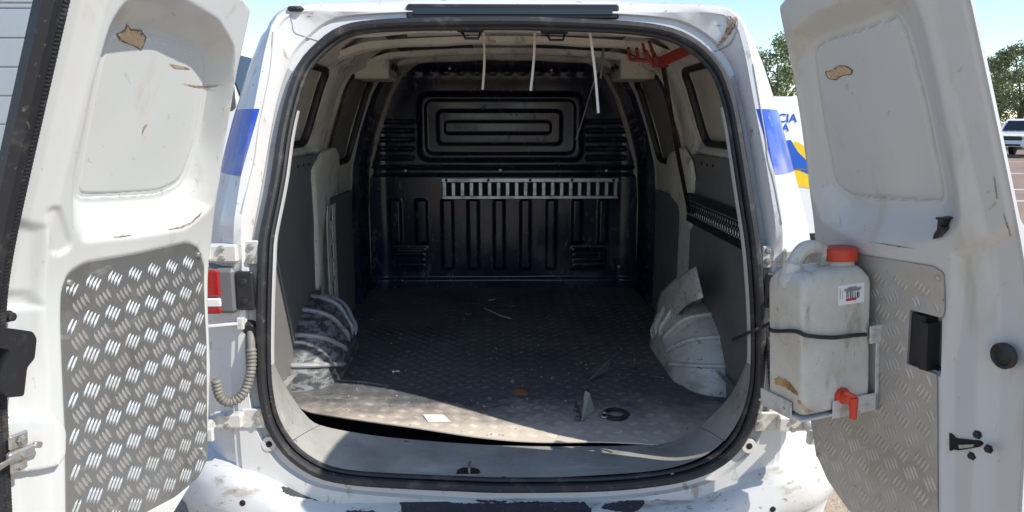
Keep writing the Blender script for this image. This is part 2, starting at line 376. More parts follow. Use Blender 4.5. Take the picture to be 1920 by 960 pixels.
OPEN_PX = [(955, 919), (860, 916), (740, 910), (653, 903), (596, 890), (551, 863), (524, 834), (502, 795), (490, 745), (485, 690), (484, 600), (486, 500), (489, 446), (500, 390), (512, 330), (526, 240),
           (544, 168), (563, 120), (592, 86), (628, 58), (672, 44), (764, 37), (940, 34), (1060, 37), (1190, 44), (1262, 57), (1308, 80), (1342, 112), (1362, 146), (1380, 205), (1395, 287), (1409, 374),
           (1421, 450), (1428, 530), (1431, 600), (1431, 673), (1425, 743), (1404, 808), (1384, 840), (1356, 866), (1316, 887), (1248, 904), (1128, 916)]
OPEN = [(p[0], p[2]) for p in spline([onRear(*q) for q in OPEN_PX], 4, closed=True)]
def half(poly): return poly + [(-x, z) for x, z in poly[::-1]]
# outer body section, right half from the bottom up
BODY = half([(0, .34), (.80, .34), (.90, .42), (.94, .60), (.955, .95), (.945, 1.2), (.92, 1.35), (.885, 1.5), (.845, 1.68), (.80, 1.84), (.765, 1.93), (.70, 1.99), (.58, 2.022), (.3, 2.042), (0, 2.048)])
_rf = [onRear(*q) for q in ((432, 790), (428, 700), (430, 600), (438, 470), (447, 400), (463, 300), (485, 190), (502, 100), (518, 36), (545, 14), (600, 8), (760, 3), (940, 2))]
REARF = half([(0, .40), (.70, .40), (.79, .52)] + [(abs(p[0]), p[2]) for p in _rf[:-1]] + [(0, _rf[-1][2])])
rO, rB, rF = polar(OPEN), polar(BODY), polar(REARF)
rF = np.maximum(rF, rO + .012)
yR = lambda o: (lambda x, z: yr(z) + o)
g1 = rO + np.minimum(.030, (rF - rO) * .35); g2 = rO + np.minimum(.036, (rF - rO) * .42); g3 = np.maximum(g2 + .002, rF - .030); g4 = np.maximum(g3 + .001, rF - .026)
rings = [ring(rO - .006, yR(.055)), ring(rO - .006, yR(.010)), ring(rO + .0, yR(.006)), ring(g1, yR(.006)), ring(g2, yR(-.007)), ring(g3, yR(-.007)), ring(g4, yR(-.001)), ring(rF - .008, yR(0)), ring(rF, yR(.008)),
         ring(rF * .82 + rB * .18, yR(.022)), ring(rF * .66 + rB * .34, yR(.045)), ring(rF * .42 + rB * .58, yR(.085)), ring(rF * .18 + rB * .82, yR(.14)), ring(rF * .04 + rB * .96, yR(.21)), ring(rB, yR(.30))]
for i_, wgt in ((5, .62), (6, .92), (7, 1.0), (8, 1.0), (9, .88), (10, .65), (11, .35), (12, .12)):
    R_ = rings[i_]; R_[:, 1] -= .052 * wgt * sstep(.45, .75, np.abs(np.cos(ANG))) * sstep(1.22, 1.42, R_[:, 2])
for y in (.6, 1.0, 1.6, 2.2, 2.8, 3.2):
    R = ring(rB + .012 * math.sin(min(y, 2) / 2 * math.pi / 2), lambda x, z, y=y: np.full_like(x, y)); R[:, 2] += .045 * sstep(1.5, 2.0, R[:, 2]) * sstep(.3, 1.2, y); rings.append(R)
for (y, top, wd) in [(3.5, 1.93, .99), (3.8, 1.72, .98), (4.1, 1.48, .97), (4.35, 1.26, .96), (4.6, 1.16, .93), (4.85, 1.02, .88), (4.98, .85, .80)]:
    R = ring(rB, lambda x, z, y=y: np.full_like(x, y)); zz = R[:, 2]
    R[:, 2] = np.where(zz > .9, .9 + (zz - .9) * max(0.0, (top - .9)) / 1.118, zz)
    if top < .9: R[:, 2] = np.minimum(zz, top)
    R[:, 0] *= wd; rings.append(R)
mb = MB(); mb.loft([[p for p in r] for r in rings], closed=True)
n = len(mb.v); mb.f.append(tuple(n - NA + k for k in range(NA)))
body = mb.build('body_shell', m_body, van, angle=40)
# inner lining shell so that the cargo bay is closed to light: slightly smaller, from behind the frame to the bulkhead
rings = [ring(rO - .006, yR(.055)), ring(rO + .02, yR(.075))]
for y in (.34, .6, 1.2, 1.8, 2.46):
    rings.append(ring(rB - .045 + .03 * sstep(.7, .85, np.sin(ANG)), lambda x, z, y=y: np.maximum(np.full_like(x, y), yr(z) + .10)))
mb = MB(); mb.loft([[p for p in r] for r in rings], closed=True); mb.build('inner_skin', m_inner, van, angle=40)

m_chan = mat('grey_seam_and_channel', (.36, .37, .36), .6, layers=[(8, .45, .7, (.26, .25, .23), .7, None, None), (50, .62, .7, (.16, .13, .09), .6, None, None)])
for sx in (-1, 1):
    sel = sorted([k for k in range(NA) if math.cos(ANG[k]) * sx > .2 and .74 < ZC + rO[k] * math.sin(ANG[k]) < 1.80], key=lambda k: ZC + rO[k] * math.sin(ANG[k])); A1, A2 = ring(rO - .002, yR(.0035)), ring(g1 - .001, yR(.0035))
    mb = MB(); mb.loft([[A1[k], A2[k]] for k in sel], closed=False); mb.build('seal_channel', m_chan, van, angle=50)  # flat grey strip beside the seal, up both sides
# black rubber seal round the opening: a fat bulb and a flat lip
pO = lambda inset, off: [p for p in ring(rO - inset, yR(off))]
mb = MB(); mb.tube(pO(.010, -.008), .0135, 10, closed=True, caps=False); mb.build('door_seal', m_rubber, van)
mb = MB(); mb.tube(pO(.026, .010), .0085, 8, closed=True, caps=False); mb.build('seal_lip', m_rubber, van)

for sx in (-1, 1):                                        # white inner flange just inside the seal
    sel = [k for k in range(NA) if math.cos(ANG[k]) * sx > .30 and ZC + rO[k] * math.sin(ANG[k]) > .95 and ZC + rO[k] * math.sin(ANG[k]) < 1.72]
    sel.sort(key=lambda k: ZC + rO[k] * math.sin(ANG[k])); A1, A2, A3 = ring(rO - .031, yR(.018)), ring(rO - .037, yR(.035)), ring(rO - .020, yR(.08))
    mb = MB(); mb.loft([[A1[k], A2[k], A3[k]] for k in sel], closed=False); mb.build('jamb_flange', m_door, van, angle=50)
# wheels, arches and side glass of the van
def wheel(parent, c, r, w, side, name='wheel'):
    mb = MB(); a = np.array([side, 0, 0.])
    mb.lathe(np.asarray(c) - a * w / 2, a, [(0, r * .55), (0, r * .93), (.02, r), (w - .02, r), (w, r * .93), (w, r * .62)], 28)
    o = mb.build(name, m_tyre, parent)
    mb = MB(); mb.lathe(np.asarray(c) + a * (w / 2 + .001), a, [(0, r * .64), (.010, r * .62), (.003, r * .45), (.010, r * .2), (.014, r * .12)], 24); mb.build('rim', m_hub, o)
    return o
for sx in (-1, 1):
    for yy in (1.07, 4.15):
        wheel(van, (sx * .862, yy, .335), .335, .2, sx)
        MB().lathe((sx * (.944 if yy < 2 else .925), yy, .40), (sx, 0, 0), [(0, .415), (.012, .41)], 32).build('wheel_well', m_dark, van)
t_body = bvh_of(body)
for sx in (-1, 1):                                        # cab side glass lies on the body skin
    P = []
    for (y, z) in rounded([(3.30, 1.36), (4.02, 1.33), (3.62, 1.70), (3.30, 1.78)], .05):
        h_ = t_body.ray_cast(Vector((sx * 3, y, z)), Vector((-sx, 0, 0)))
        P.append(np.array(h_[0]) + np.array([sx * .012, 0, 0]) if h_[0] else np.array([sx * .85, y, z]))
    MB().add(P + [p - np.array([sx * .012, 0, 0]) for p in P], [tuple(range(len(P))), tuple(range(len(P), 2 * len(P)))[::-1]] + [(k, (k + 1) % len(P), len(P) + (k + 1) % len(P), len(P) + k) for k in range(len(P))]).build('cab_window', m_glass, van, smooth=False)
rows = []
for y in np.linspace(3.62, 4.26, 9):
    r = []
    for x in np.linspace(-.60, .60, 13):
        xx = x * (1 + .25 * (y - 3.62) / .64); h_ = t_body.ray_cast(Vector((xx, y, 4)), Vector((0, 0, -1))); r.append(np.array(h_[0]) + np.array([0, .003, .005]) if h_[0] else np.array([xx, y, 1.6]))
    rows.append(r)
MB().loft(rows, closed=False).build('windscreen', m_glass, van)

# high brake lamp: black box set in the header above the opening
def box_px(x0, y0, x1, y1, off0, off1, name, m, parent, bev=.004):
    a, b = onRear(x0, y1), onRear(x1, y0); c = (a + b) / 2; ya = float(yr(c[2]))
    mb = MB().box((c[0], ya + (off0 + off1) / 2, c[2]), (b[0] - a[0], off1 - off0, b[2] - a[2]), None, bev); return mb.build(name, m, parent)
lamp = box_px(762, 9, 1160, 36, -.006, .03, 'high_brake_lamp', m_plastic, van, .006)
box_px(775, 16, 1148, 28, -.0095, -.004, 'lamp_lens', m_glass, lamp, .002)
for (x, y) in ((555, 17), (1392, 34)):                   # rubber drip stops on the two roof corners
    h_ = t_body.ray_cast(Vector(CAM), Vector(ray(x, y)).normalized())
    if h_[0]: MB().box(np.array(h_[0]), (.045, .03, .014), None, .006).build('rubber_stop', m_rubber, van)

# ------------------------------------------------------------------ bumper
def bump_top(x): return .572 + .125 * sstep(.50, .80, abs(x))
path = []
for t in np.linspace(-1, 1, 121):
    s = t * 1.45; ax = abs(s)
    if ax < .72: x, y, nx, ny = s, .055 * (s / .72) ** 2, 0.18 * s, -1
    else:
        a = min((ax - .72) / .24, math.pi / 2) ; ex = max(0, ax - .72 - .24 * math.pi / 2)
        x = math.copysign(.72 + .21 * math.sin(a), s); y = .055 + .21 * (1 - math.cos(a)) + ex; nx, ny = math.copysign(math.sin(a) + .12, s), -math.cos(a)
    l = math.hypot(nx, ny); path.append((x, y, nx / l, ny / l))
PROF = [(-.16, .055), (-.09, .022), (-.03, .004), (.0, 0), (.055, -.006), (.085, -.012), (.105, -.028), (.115, -.06), (.12, -.11), (.118, -.15), (.10, -.165), (.10, -.20), (.09, -.25), (.03, -.27)]
rings = []
for (x, y, nx, ny) in path:
    zt = float(bump_top(x)); rings.append([(x + nx * d, y + ny * d, zt + h) for d, h in PROF])
mb = MB(); mb.loft(rings, closed=False); m_bump = mat('scuffed_white_bumper', (.60, .61, .61), .38, coat=.15, layers=[(3.2, .48, .72, (.46, .43, .38), .6, None, .6), (16, .56, .70, DRT, .7, (.4, 1, 1), .7), (44, .60, .68, BRN, .75, (.5, 1, 1), .8), (90, .66, .71, (.12, .10, .08), .8, (.2, 1, 1), None)], bump=(7, .10, .004))
bumper = mb.build('rear_bumper', m_bump, van, angle=60)


def decal(name, m, parent, tree, poly, off=.0012, rough=0.0, seed=0, step=3.0):
    """thin flake that follows the surface beneath it; poly in photo pixels"""
    P = [np.asarray(p, float) for p in poly]; Q = []; rn = random.Random(seed)
    for i in range(len(P)):
        a, b = P[i], P[(i + 1) % len(P)]; k = max(1, int(np.linalg.norm(b - a) / step))
        for q in range(k):
            p = a + (b - a) * q / k
            if rough: p = p + np.array([rn.uniform(-1, 1), rn.uniform(-1, 1)]) * rough
            Q.append(p)
    bm = bmesh.new(); vs = [bm.verts.new((p[0], p[1], 0)) for p in Q]; f = bm.faces.new(vs)
    bmesh.ops.triangulate(bm, faces=[f]); bmesh.ops.subdivide_edges(bm, edges=[e for e in bm.edges if e.calc_length() > 9], cuts=2, use_grid_fill=False)
    bmesh.ops.triangulate(bm, faces=bm.faces[:])
    bad = []
    for v in bm.verts:
        d = Vector(ray(v.co.x, v.co.y)).normalized(); h = tree.ray_cast(Vector(CAM), d)
        if h[0] is None: bad.append(v); continue
        nn = h[1] if h[1].dot(d) < 0 else -h[1]; v.co = h[0] + nn * off
    bmesh.ops.delete(bm, geom=bad, context='VERTS')
    me = bpy.data.meshes.new(name); bm.to_mesh(me); bm.free(); me.materials.append(m)
    o = bpy.data.objects.new(name, me); COL.objects.link(o); o.parent = parent; o.matrix_parent_inverse = WM(parent).inverted(); return o
t_b = bvh_of(bumper)
for i, pl in enumerate([[(750, 940), (770, 937), (830, 938), (850, 944), (930, 944), (1000, 943), (1095, 942), (1110, 955), (1105, 975), (760, 975), (752, 955)],
                        [(528, 912), (560, 918), (600, 922), (650, 930), (640, 938), (610, 941), (580, 936), (545, 930), (530, 922)],
                        [(1132, 946), (1160, 941), (1195, 937), (1207, 937), (1209, 943), (1198, 957), (1180, 964), (1150, 958), (1128, 953)],
                        [(890, 938), (950, 940), (948, 943), (895, 942)], [(962, 942), (1000, 941), (1040, 942), (1036, 945), (970, 945)], [(640, 975), (650, 958), (700, 958), (715, 964), (720, 980)]]):
    decal('bare_patch', m_peel, bumper, t_b, pl, rough=1.3, seed=i)

# ------------------------------------------------------------------ cargo bay: floor, sill, walls, roof, bulkhead
YB = 2.45; ZF = .655
# loose front edge of the floor sheet, photo pixels -> position
EDGE = [onZ(*p, z) for p, z in [((516, 722), .66), ((545, 745), .665), ((572, 769), .674), ((640, 781), .682), ((760, 798), .683), ((900, 820), .670), ((1010, 829), .658), ((1150, 829), .655), ((1320, 838), .652), ((1420, 842), .652)]]
EDGE = spline(EDGE, 6); EX = np.array([p[0] for p in EDGE]); EY = np.array([p[1] for p in EDGE]); EZ = np.array([p[2] for p in EDGE])
def floor_z(x, y):
    e = np.interp(x, EX, EZ) - ZF; d = y - np.interp(x, EX, EY)
    return ZF + e * np.exp(-np.maximum(d, 0) / .16) + .0025 * np.sin(x * 5 + 1) * np.sin(y * 4.2)
xs = np.linspace(-.86, .86, 90); ts = np.linspace(0, 1, 90) ** 1.5
X, T = np.meshgrid(xs, ts, indexing='ij'); Yf = np.interp(X, EX, EY); Yg = Yf + (YB - Yf) * T
Pt = np.stack([X, Yg, floor_z(X, Yg)], 2); Pb = Pt.copy(); Pb[..., 2] -= .004
mb = MB(); mb.grid(Pt); mb.grid(Pb)
nx_, ny_ = X.shape
for i in range(nx_ - 1): mb.f.append((i * ny_, (i + 1) * ny_, nx_ * ny_ + (i + 1) * ny_, nx_ * ny_ + i * ny_))
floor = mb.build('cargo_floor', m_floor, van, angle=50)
def bump_bar(mb, c, ax, ay, nz, L, W, H):
    """low lens-shaped tread bar"""
    c = np.asarray(c); vs = [c - ax * L / 2, c - ax * L * .22 - ay * W / 2, c + ax * L * .22 - ay * W / 2, c + ax * L / 2, c + ax * L * .22 + ay * W / 2, c - ax * L * .22 + ay * W / 2,
          c - ax * L * .24 + nz * H, c + ax * L * .24 + nz * H]
    mb.add(vs, [(0, 1, 6), (1, 2, 7, 6), (2, 3, 7), (3, 4, 7), (4, 5, 6, 7), (5, 0, 6)])
def tread(mb, fn, poly, du, dv, ang=58, nb=4, L=.030, W=.0058, H=.0016, margin=.012, gap=.0082, rng=None):
    """clusters of bars alternating in direction over the polygon (a,b); fn(a,b) -> point, axes"""
    P = np.asarray(poly); a0, b0 = P.min(0); a1, b1 = P.max(0); spots = []
    i = 0; b = b0
    while b < b1:
        a = a0 + (i % 2) * du / 2; 
        while a < a1: spots.append((a, b, i % 2)); a += du
        b += dv / 2; i += 1
    A = np.array([s[0] for s in spots]); B = np.array([s[1] for s in spots]); sd = sdf(poly, A, B)
    for k, (a, b, par) in enumerate(spots):
        if sd[k] > .02: continue
        th = math.radians(ang if par == 0 else 180 - ang); ca, sa = math.cos(th), math.sin(th)
        for q in range(nb):
            o = (q - (nb - 1) / 2) * gap; aa, bb = a - sa * o, b + ca * o
            if sd[k] > -.035 and float(sdf(poly, np.array([aa - ca * L / 2, aa, aa + ca * L / 2]), np.array([bb - sa * L / 2, bb, bb + sa * L / 2])).max()) > -.0015: continue
            p, ea, eb, nn = fn(aa, bb)
            bump_bar(mb, p, ea * ca + eb * sa, -ea * sa + eb * ca, nn, L, W, H)
mb = MB()
fpoly = [(x, float(np.interp(x, EX, EY)) + .012) for x in np.linspace(-.64, .66, 20)] + [(.80, .55), (.80, YB - .02), (-.82, YB - .02), (-.82, .8)]
def ffn(a, b): return np.array([a, b, float(floor_z(a, b)) + .0004]), np.array([1., 0, 0]), np.array([0, 1., 0]), np.array([0, 0, 1.])
tread(mb, ffn, fpoly, .064, .070, ang=45, L=.026, W=.0048, H=.0012)
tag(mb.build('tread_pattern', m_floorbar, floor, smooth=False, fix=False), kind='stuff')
mb = MB().box((0, 1.32, .585), (1.8, 2.3, .01)); mb.build('floor_pan', m_dark, van)
# sill trim: three mouldings between the seal and the floor edge
FR = [(503, 645), (507, 680), (512, 740), (522, 780), (542, 819), (572, 850), (615, 873), (680, 885), (740, 890), (850, 895), (955, 897), (1100, 892), (1230, 882), (1300, 864), (1345, 838), (1375, 805), (1398, 755), (1409, 700), (1412, 650)]
BK = [(508, 665), (520, 695), (535, 723), (552, 750), (568, 772), (597, 796), (677, 813), (760, 823), (860, 831), (960, 836), (1100, 837), (1230, 833), (1268, 824), (1308, 803), (1338, 776), (1366, 745), (1385, 712), (1396, 688), (1402, 668)]
fr = resample([onY(p[0], p[1], .012) for p in spline([np.array(q) for q in FR], 6)], 90)
bk = resample([onY(p[0], p[1], .135 + .075 * math.exp(-((p[0] - 950) / 420.) ** 4)) for p in spline([np.array(q) for q in BK], 6)], 90)
def sill_piece(k0, k1):
    mb = MB(); rows = []
    for k in range(k0, k1 + 1):
        a, b = fr[k], bk[k]; r = []
        for t in np.linspace(0, 1, 9):
            p = a * (1 - t) + b * t; p = p + np.array([0, 0, .003 * math.sin(math.pi * t)]); r.append(p)
        r.append(b + np.array([0, .004, -.012])); r.append(b + np.array([0, .004, -.05])); rows.append(r)
    if k0 > 0: rows[0] = [p + np.array([.0015, 0, 0]) for p in rows[0]]
    if k1 < 89: rows[-1] = [p - np.array([.0015, 0, 0]) for p in rows[-1]]
    mb.loft(rows, closed=False); return mb.build('sill_trim', m_sill, van, angle=50)
def near_k(px): return int(np.argmin([abs(960 + FPX * ((p - CAM) @ RT) / ((p - CAM) @ FW) - px) for p in bk]))
kl, kr = near_k(597), near_k(1308)
sill_piece(0, kl); sill = sill_piece(kl, kr); sill_piece(kr, 89)
mb = MB()                                                # dark filler under the seams and gap
mb.loft([[p - np.array([0, -.002, .02]) for p in r] for r in ([list(fr), list(bk)])], closed=False); mb.build('sill_base', m_dark, van)
# latch striker in its black pocket
t_s = bvh_of(sill)
pk = decal('striker_pocket', m_dark, van, t_s, [(855, 889), (858, 881), (868, 877), (888, 877), (898, 880), (901, 887), (897, 889)], .001)
a = onY(880, 889, .035); mb = MB(); mb.tube([a + np.array([0, 0, -.01]), a + np.array([0, 0, .018]), a + np.array([0, .02, .020]), a + np.array([0, .045, .018]), a + np.array([0, .045, -.012])], .0038, 8); mb.build('striker_loop', m_bolt, van)
def bolt(parent, p, nrm, r=.008, h=.006, m=None, name='bolt', n=6):
    mb = MB(); mb.lathe(p, nrm, [(-.002, r * 1.25), (.0015, r * 1.25), (.0016, r), (h, r * .92), (h + .0006, r * .5)], n); return mb.build(name, m or m_bolt, parent, smooth=False)
bolt(van, onY(1260, 887, .006), (0, -1, .3), .006, .004, name='snap_rivet', n=12)

def bent_prism(poly, fn, d0, d1, step=.025):
    bm = bmesh.new(); f = bm.faces.new([bm.verts.new((a, b, 0)) for a, b in poly]); bs = [b for a, b in poly]; b = min(bs) + step
    while b < max(bs):
        bmesh.ops.bisect_plane(bm, geom=bm.verts[:] + bm.edges[:] + bm.faces[:], plane_co=(0, b, 0), plane_no=(0, 1, 0)); b += step
    r = bmesh.ops.extrude_face_region(bm, geom=bm.faces[:]); top = {v for v in r['geom'] if isinstance(v, bmesh.types.BMVert)}
    for v in bm.verts: v.co = Vector(fn(v.co.x, v.co.y, d1 if v in top else d0))
    bm.verts.index_update(); mb = MB(); mb.v = [tuple(v.co) for v in bm.verts]; mb.f = [tuple(v.index for v in f.verts) for f in bm.faces]; bm.free(); return mb
# ------------------------------------------------------------------ rear doors
# side walls: pressed sheet as a height field over (y,z)
def wall_x(z): return np.interp(z, [.60, 1.2, 1.42, 1.6, 1.8, 1.92, 1.99, 2.03], [.845, .845, .83, .785, .715, .65, .56, .50])
def wall_pt(sx, y, z, d=0.0):
    """d = metres proud of the wall into the bay"""
    return np.array([sx * (float(wall_x(z)) - d), y, z])
def onWall(px, py, sx, d=0.0):
    z = 1.3
    for i in range(15):
        p = onX(px, py, sx * (float(wall_x(z)) - d)); z = p[2]
    return p[1], p[2]
WIN_R = rounded([(.46, 1.575), (.965, 1.575), (.95, 1.855), (.46, 1.855)], .06)          # rear blanked window (y,z)
WIN_F = rounded([(1.36, 1.46), (1.93, 1.46), (1.93, 1.865), (1.36, 1.865)], .06)         # sliding door blanked window
ys = np.linspace(.34, YB, 190); zs = np.linspace(.60, 2.0, 130)
Yw, Zw = np.meshgrid(ys, zs, indexing='ij')
def wall_h(side):
    h = np.zeros_like(Yw)
    for W in (WIN_R, WIN_F):
        s = sdf(W, Yw, Zw); h -= .035 * sstep(.012, -.02, s); h += .012 * np.exp(-((s - .04) / .02) ** 2)
        h += .010 * sstep(-.055, -.075, s) - .006 * sstep(-.085, -.10, s)
    # C pillar between the openings
    h += .018 * np.exp(-((Yw - 1.15) / .10) ** 4) * sstep(1.45, 1.55, Zw)
    h += .030 * sstep(1.46, 1.43, Zw) * sstep(1.14, 1.18, Yw) * sstep(1.46, 1.42, Yw)
    h += .020 * np.exp(-((Zw - 1.546) / .014) ** 2) * sstep(1.15, 1.05, Yw)               # waist roll below the rear window
    h += .035 * sstep(1.865, 1.90, Zw) * sstep(2.45, 2.2, Yw)                            # cant rail
    h += .018 * np.exp(-((Yw - 2.09) / .05) ** 4)                                        # B pillar
    h += .06 * sstep(2.30, 2.45, Yw)
    h += .004 * np.sin(Yw * 9) * np.sin(Zw * 8)
    return h
walls = {}; m_blank = [mat('beige_blank', (.50, .47, .40), .6, layers=[(5, .45, .7, (.36, .33, .27), .7, None, None), (60, .64, .7, (.12, .10, .08), .6, None, None)]), mat('grey_blank', (.27, .265, .245), .6, layers=[(5, .45, .7, (.14, .135, .125), .7, None, None), (50, .64, .7, (.4, .38, .33), .5, None, None)])]
for sx in (-1, 1):
    H = wall_h(sx); Xw = sx * (wall_x(Zw) - H)
    mb = MB(); mb.grid(np.stack([Xw, Yw, Zw], 2)); walls[sx] = mb.build('side_wall', m_inner, van, angle=50)
    for W in (WIN_R, WIN_F):                                    # black glazing rubber and the blanking sheet
        pth = []
        Wd = [np.array(p) for p in W]; c = np.mean(Wd, 0)
        for p in Wd: pth.append(wall_pt(sx, p[0], p[1], -.004))
        mb = MB(); mb.tube(pth, .017, 8, closed=True, caps=False, flat=.8); wr = mb.build('window_rubber', m_rubber, van)
        bent_prism([c + (p - c) * .955 for p in Wd], lambda a, b, d, sx=sx: wall_pt(sx, a, b, d), -.026, -.020, .04).build('blanking_sheet', m_blank[0 if W is WIN_R else 1], van, smooth=False)
# dark trim boards lower down, one per bay side, with cut-out outline
def board(sx, poly_yz, d0, d1, name='trim_board', m=None, r=.02):
    P = rounded(poly_yz, r, 3); mb = bent_prism(P, lambda a, b, d: wall_pt(sx, a, b, d), d0, d1, .05)
    return mb.build(name, m or m_trim, van, smooth=False)
bl = board(-1, [(.30, .62), (1.20, .62), (1.18, 1.05), (1.14, 1.28), (1.12, 1.42), (1.06, 1.42), (1.06, 1.53), (.30, 1.53)], .004, .034, r=.006)
br = board(1, [(.30, .62), (1.22, .62), (1.20, 1.20), (1.13, 1.25), (1.10, 1.42), (1.05, 1.42), (1.05, 1.53), (.30, 1.53)], .004, .034, r=.006)
for sx, b in ((-1, bl), (1, br)):
    for y in (.78, .86, .94): bolt(b, wall_pt(sx, y, 1.497, .034), (-sx, 0, 0), .006, .004, m_plastic, 'push_rivet', 10)
    for (y0, y1) in ((1.44, 1.98),):
        board(sx, [(y0, .64), (y1, .64), (y1, 1.30), (y0, 1.30)], .004, .024)
for sx in (-1, 1): board(sx, [(2.03, .64), (YB, .64), (YB, 1.94), (2.05, 1.90)], .006, .042, 'bulkhead_flange', m_bulk)
# light structural strap running down beside the left board, and its twin on the right, with slots
def holed_strip(cells, fn, thick, name, m, parent, hole=.55):
    """row of square cells each with an opening: cells = [(a0,b0,a1,b1,fx,fz,nsides)]"""
    mb = MB()
    for (a0, b0, a1, b1, fx, fz, ns) in cells:
        ca, cb = (a0 + a1) / 2, (b0 + b1) / 2; outer = []; inner = []
        for k in range(ns):
            t = 2 * math.pi * (k + .5) / ns; c, s = math.cos(t), math.sin(t); q = 1 / max(abs(c), abs(s))
            outer.append((ca + c * q * (a1 - a0) / 2, cb + s * q * (b1 - b0) / 2))
            if ns == 4: inner.append((ca + c * q * (a1 - a0) / 2 * fx, cb + s * q * (b1 - b0) / 2 * fz))
            else: inner.append((ca + c * (a1 - a0) / 2 * fx, cb + s * (b1 - b0) / 2 * fz))
        for (d, ord_) in ((thick, 1), (0, -1)):
            vs = [fn(*p, d) for p in outer] + [fn(*p, d) for p in inner]
            mb.add(vs, [((k, (k + 1) % ns, ns + (k + 1) % ns, ns + k)[::ord_]) for k in range(ns)])
        vs = [fn(*p, 0) for p in inner] + [fn(*p, thick) for p in inner]
        mb.add(vs, [(k, (k + 1) % ns, ns + (k + 1) % ns, ns + k) for k in range(ns)])
        vs = [fn(*p, 0) for p in outer] + [fn(*p, thick) for p in outer]
        mb.add(vs, [(k, (k + 1) % ns, ns + (k + 1) % ns, ns + k) for k in range(ns)])
    return mb.build(name, m, parent, smooth=False, fix=False)
cells = []; z = .70
for k in range(7):
    cells.append((1.20, z, 1.36, z + .085, .22 if k % 2 else .30, .72, 4)); z += .085
holed_strip(cells, lambda a, b, d: wall_pt(-1, a + .03, b, .058 + d), .004, 'slotted_pillar', m_inner, van)
for sx in (-1, 1):                                        # swollen pillar foot, pale metal, where the waist meets the pillar
    pl = [onWall(*q, sx, .05) for q in ([(610, 285), (632, 275), (640, 292), (640, 330), (632, 352), (615, 378), (606, 440), (603, 545), (599, 545), (596, 420), (591, 340), (590, 318), (600, 300)] if sx < 0 else
                                        [(1255, 285), (1275, 275), (1290, 300), (1296, 330), (1294, 375), (1292, 430), (1278, 428), (1270, 385), (1256, 370), (1247, 340), (1247, 300)])]
    P = rounded(pl, .03, 4); A = np.array(P); mb = MB(); rr_ = []
    for (k, d) in ((1.0, .03), (.985, .044), (.92, .050), (.6, .052)):
        c = A.mean(0); rr_.append([wall_pt(sx, *(c + (p - c) * (k if k > .9 else k)), d) for p in A])
    mb.loft(rr_, caps=True); mb.build('pillar_foot', m_inner, van, angle=30)
# perforated black rail on the right-hand board
ya, yb_ = onWall(1293, 386, 1, .04)[0], .33
z0 = onWall(1340, 408, 1, .04)[1]
pitch = .030; nn_ = int((ya - yb_) / pitch); cells = []
for k in range(nn_):
    for row in (0, 1): cells.append((ya - (k + 1) * pitch, z0 - .03 + row * .03, ya - k * pitch, z0 + row * .03, .66, .80, 8))
rail = holed_strip(cells, lambda a, b, d: wall_pt(1, a, b, .052 + d), .003, 'perforated_rail', m_plastic, van)
mb = MB()
for zz in (z0 - .048, z0 + .048): mb.bar(wall_pt(1, yb_, zz, .045), wall_pt(1, ya + .01, zz, .045), .018, .034, (0, 0, 1), .004)
mb.build('rail_flange', m_plastic, rail)
mb = MB().bar(wall_pt(1, yb_, z0, .0505), wall_pt(1, ya, z0, .0505), .002, .060); mb.build('backing_strip', mat('rail_backing', (.86, .85, .80), .5), rail)

# roof: crowned sheet with pressed cross members and cant rails
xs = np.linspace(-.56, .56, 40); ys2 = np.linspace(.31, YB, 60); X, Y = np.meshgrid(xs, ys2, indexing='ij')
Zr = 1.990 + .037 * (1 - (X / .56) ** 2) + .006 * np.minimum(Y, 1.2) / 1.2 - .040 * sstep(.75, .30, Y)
mb = MB(); mb.grid(np.stack([X, Y, Zr], 2)); mb.build('roof_lining', mat('shade_dark_lining', (.075, .07, .062), .8, layers=[(4, .5, .62, (.26, .24, .20), .8, None, None), (30, .6, .7, (.3, .28, .24), .5, None, None)], bump=(20, .4, .004)), van, angle=50)  # dark tone stands in for the deep shade between the roof beams
def crossbeam(y0, w, zb, name='roof_beam'):
    rows = []
    for x in np.linspace(-.66, .66, 41):
        e = -.035 * (x / .66) ** 2 - .03 * sstep(.50, .66, abs(x)); wig = .003 * math.sin(x * 17 + y0 * 9); zt = zb + e + .024; b = zb + e + .002 * math.sin(x * 23 + y0 * 5)
        rows.append([(x, y0 - w / 2 - .004, zt), (x, y0 - w / 2, zt - .008), (x, y0 - w / 2 + .006 + wig, b + .004), (x, y0 - w / 2 + .012 + wig, b), (x, y0 - .012, b), (x, y0, b + .008), (x, y0 + .012, b), (x, y0 + w / 2 - .008, b), (x, y0 + w / 2, zt)])
    mb = MB(); mb.loft(rows, closed=True, caps=True); return mb.build(name, m_inner, van, angle=40)
beams = [crossbeam(.36, .10, 1.936), crossbeam(.86, .08, 1.946), crossbeam(1.42, .08, 1.957), crossbeam(2.05, .08, 1.982)]
mb = MB(); mb.tube([(-.34, .62, 1.958), (.0, .64, 1.972), (.40, .63, 1.960)], .014, 10); mb.build('roof_conduit', mat('grey_conduit', (.36, .36, .35), .5), van)
for sx in (-1, 1):                                         # gusset boxes at the roof corners
    mb = MB(); mb.box((sx * .60, 1.55, 1.90), (.16, .30, .10), None, .008); mb.build('roof_gusset', m_inner, van, angle=20)
    for q in range(4): 
        mb = MB().lathe((sx * (.515), 1.46 + .055 * q, 1.90 + .012 * (q % 2)), (-sx, 0, 0), [(0, .011), (.006, .011), (.0062, .004)], 10); mb.build('drain_hole', m_dark, van)

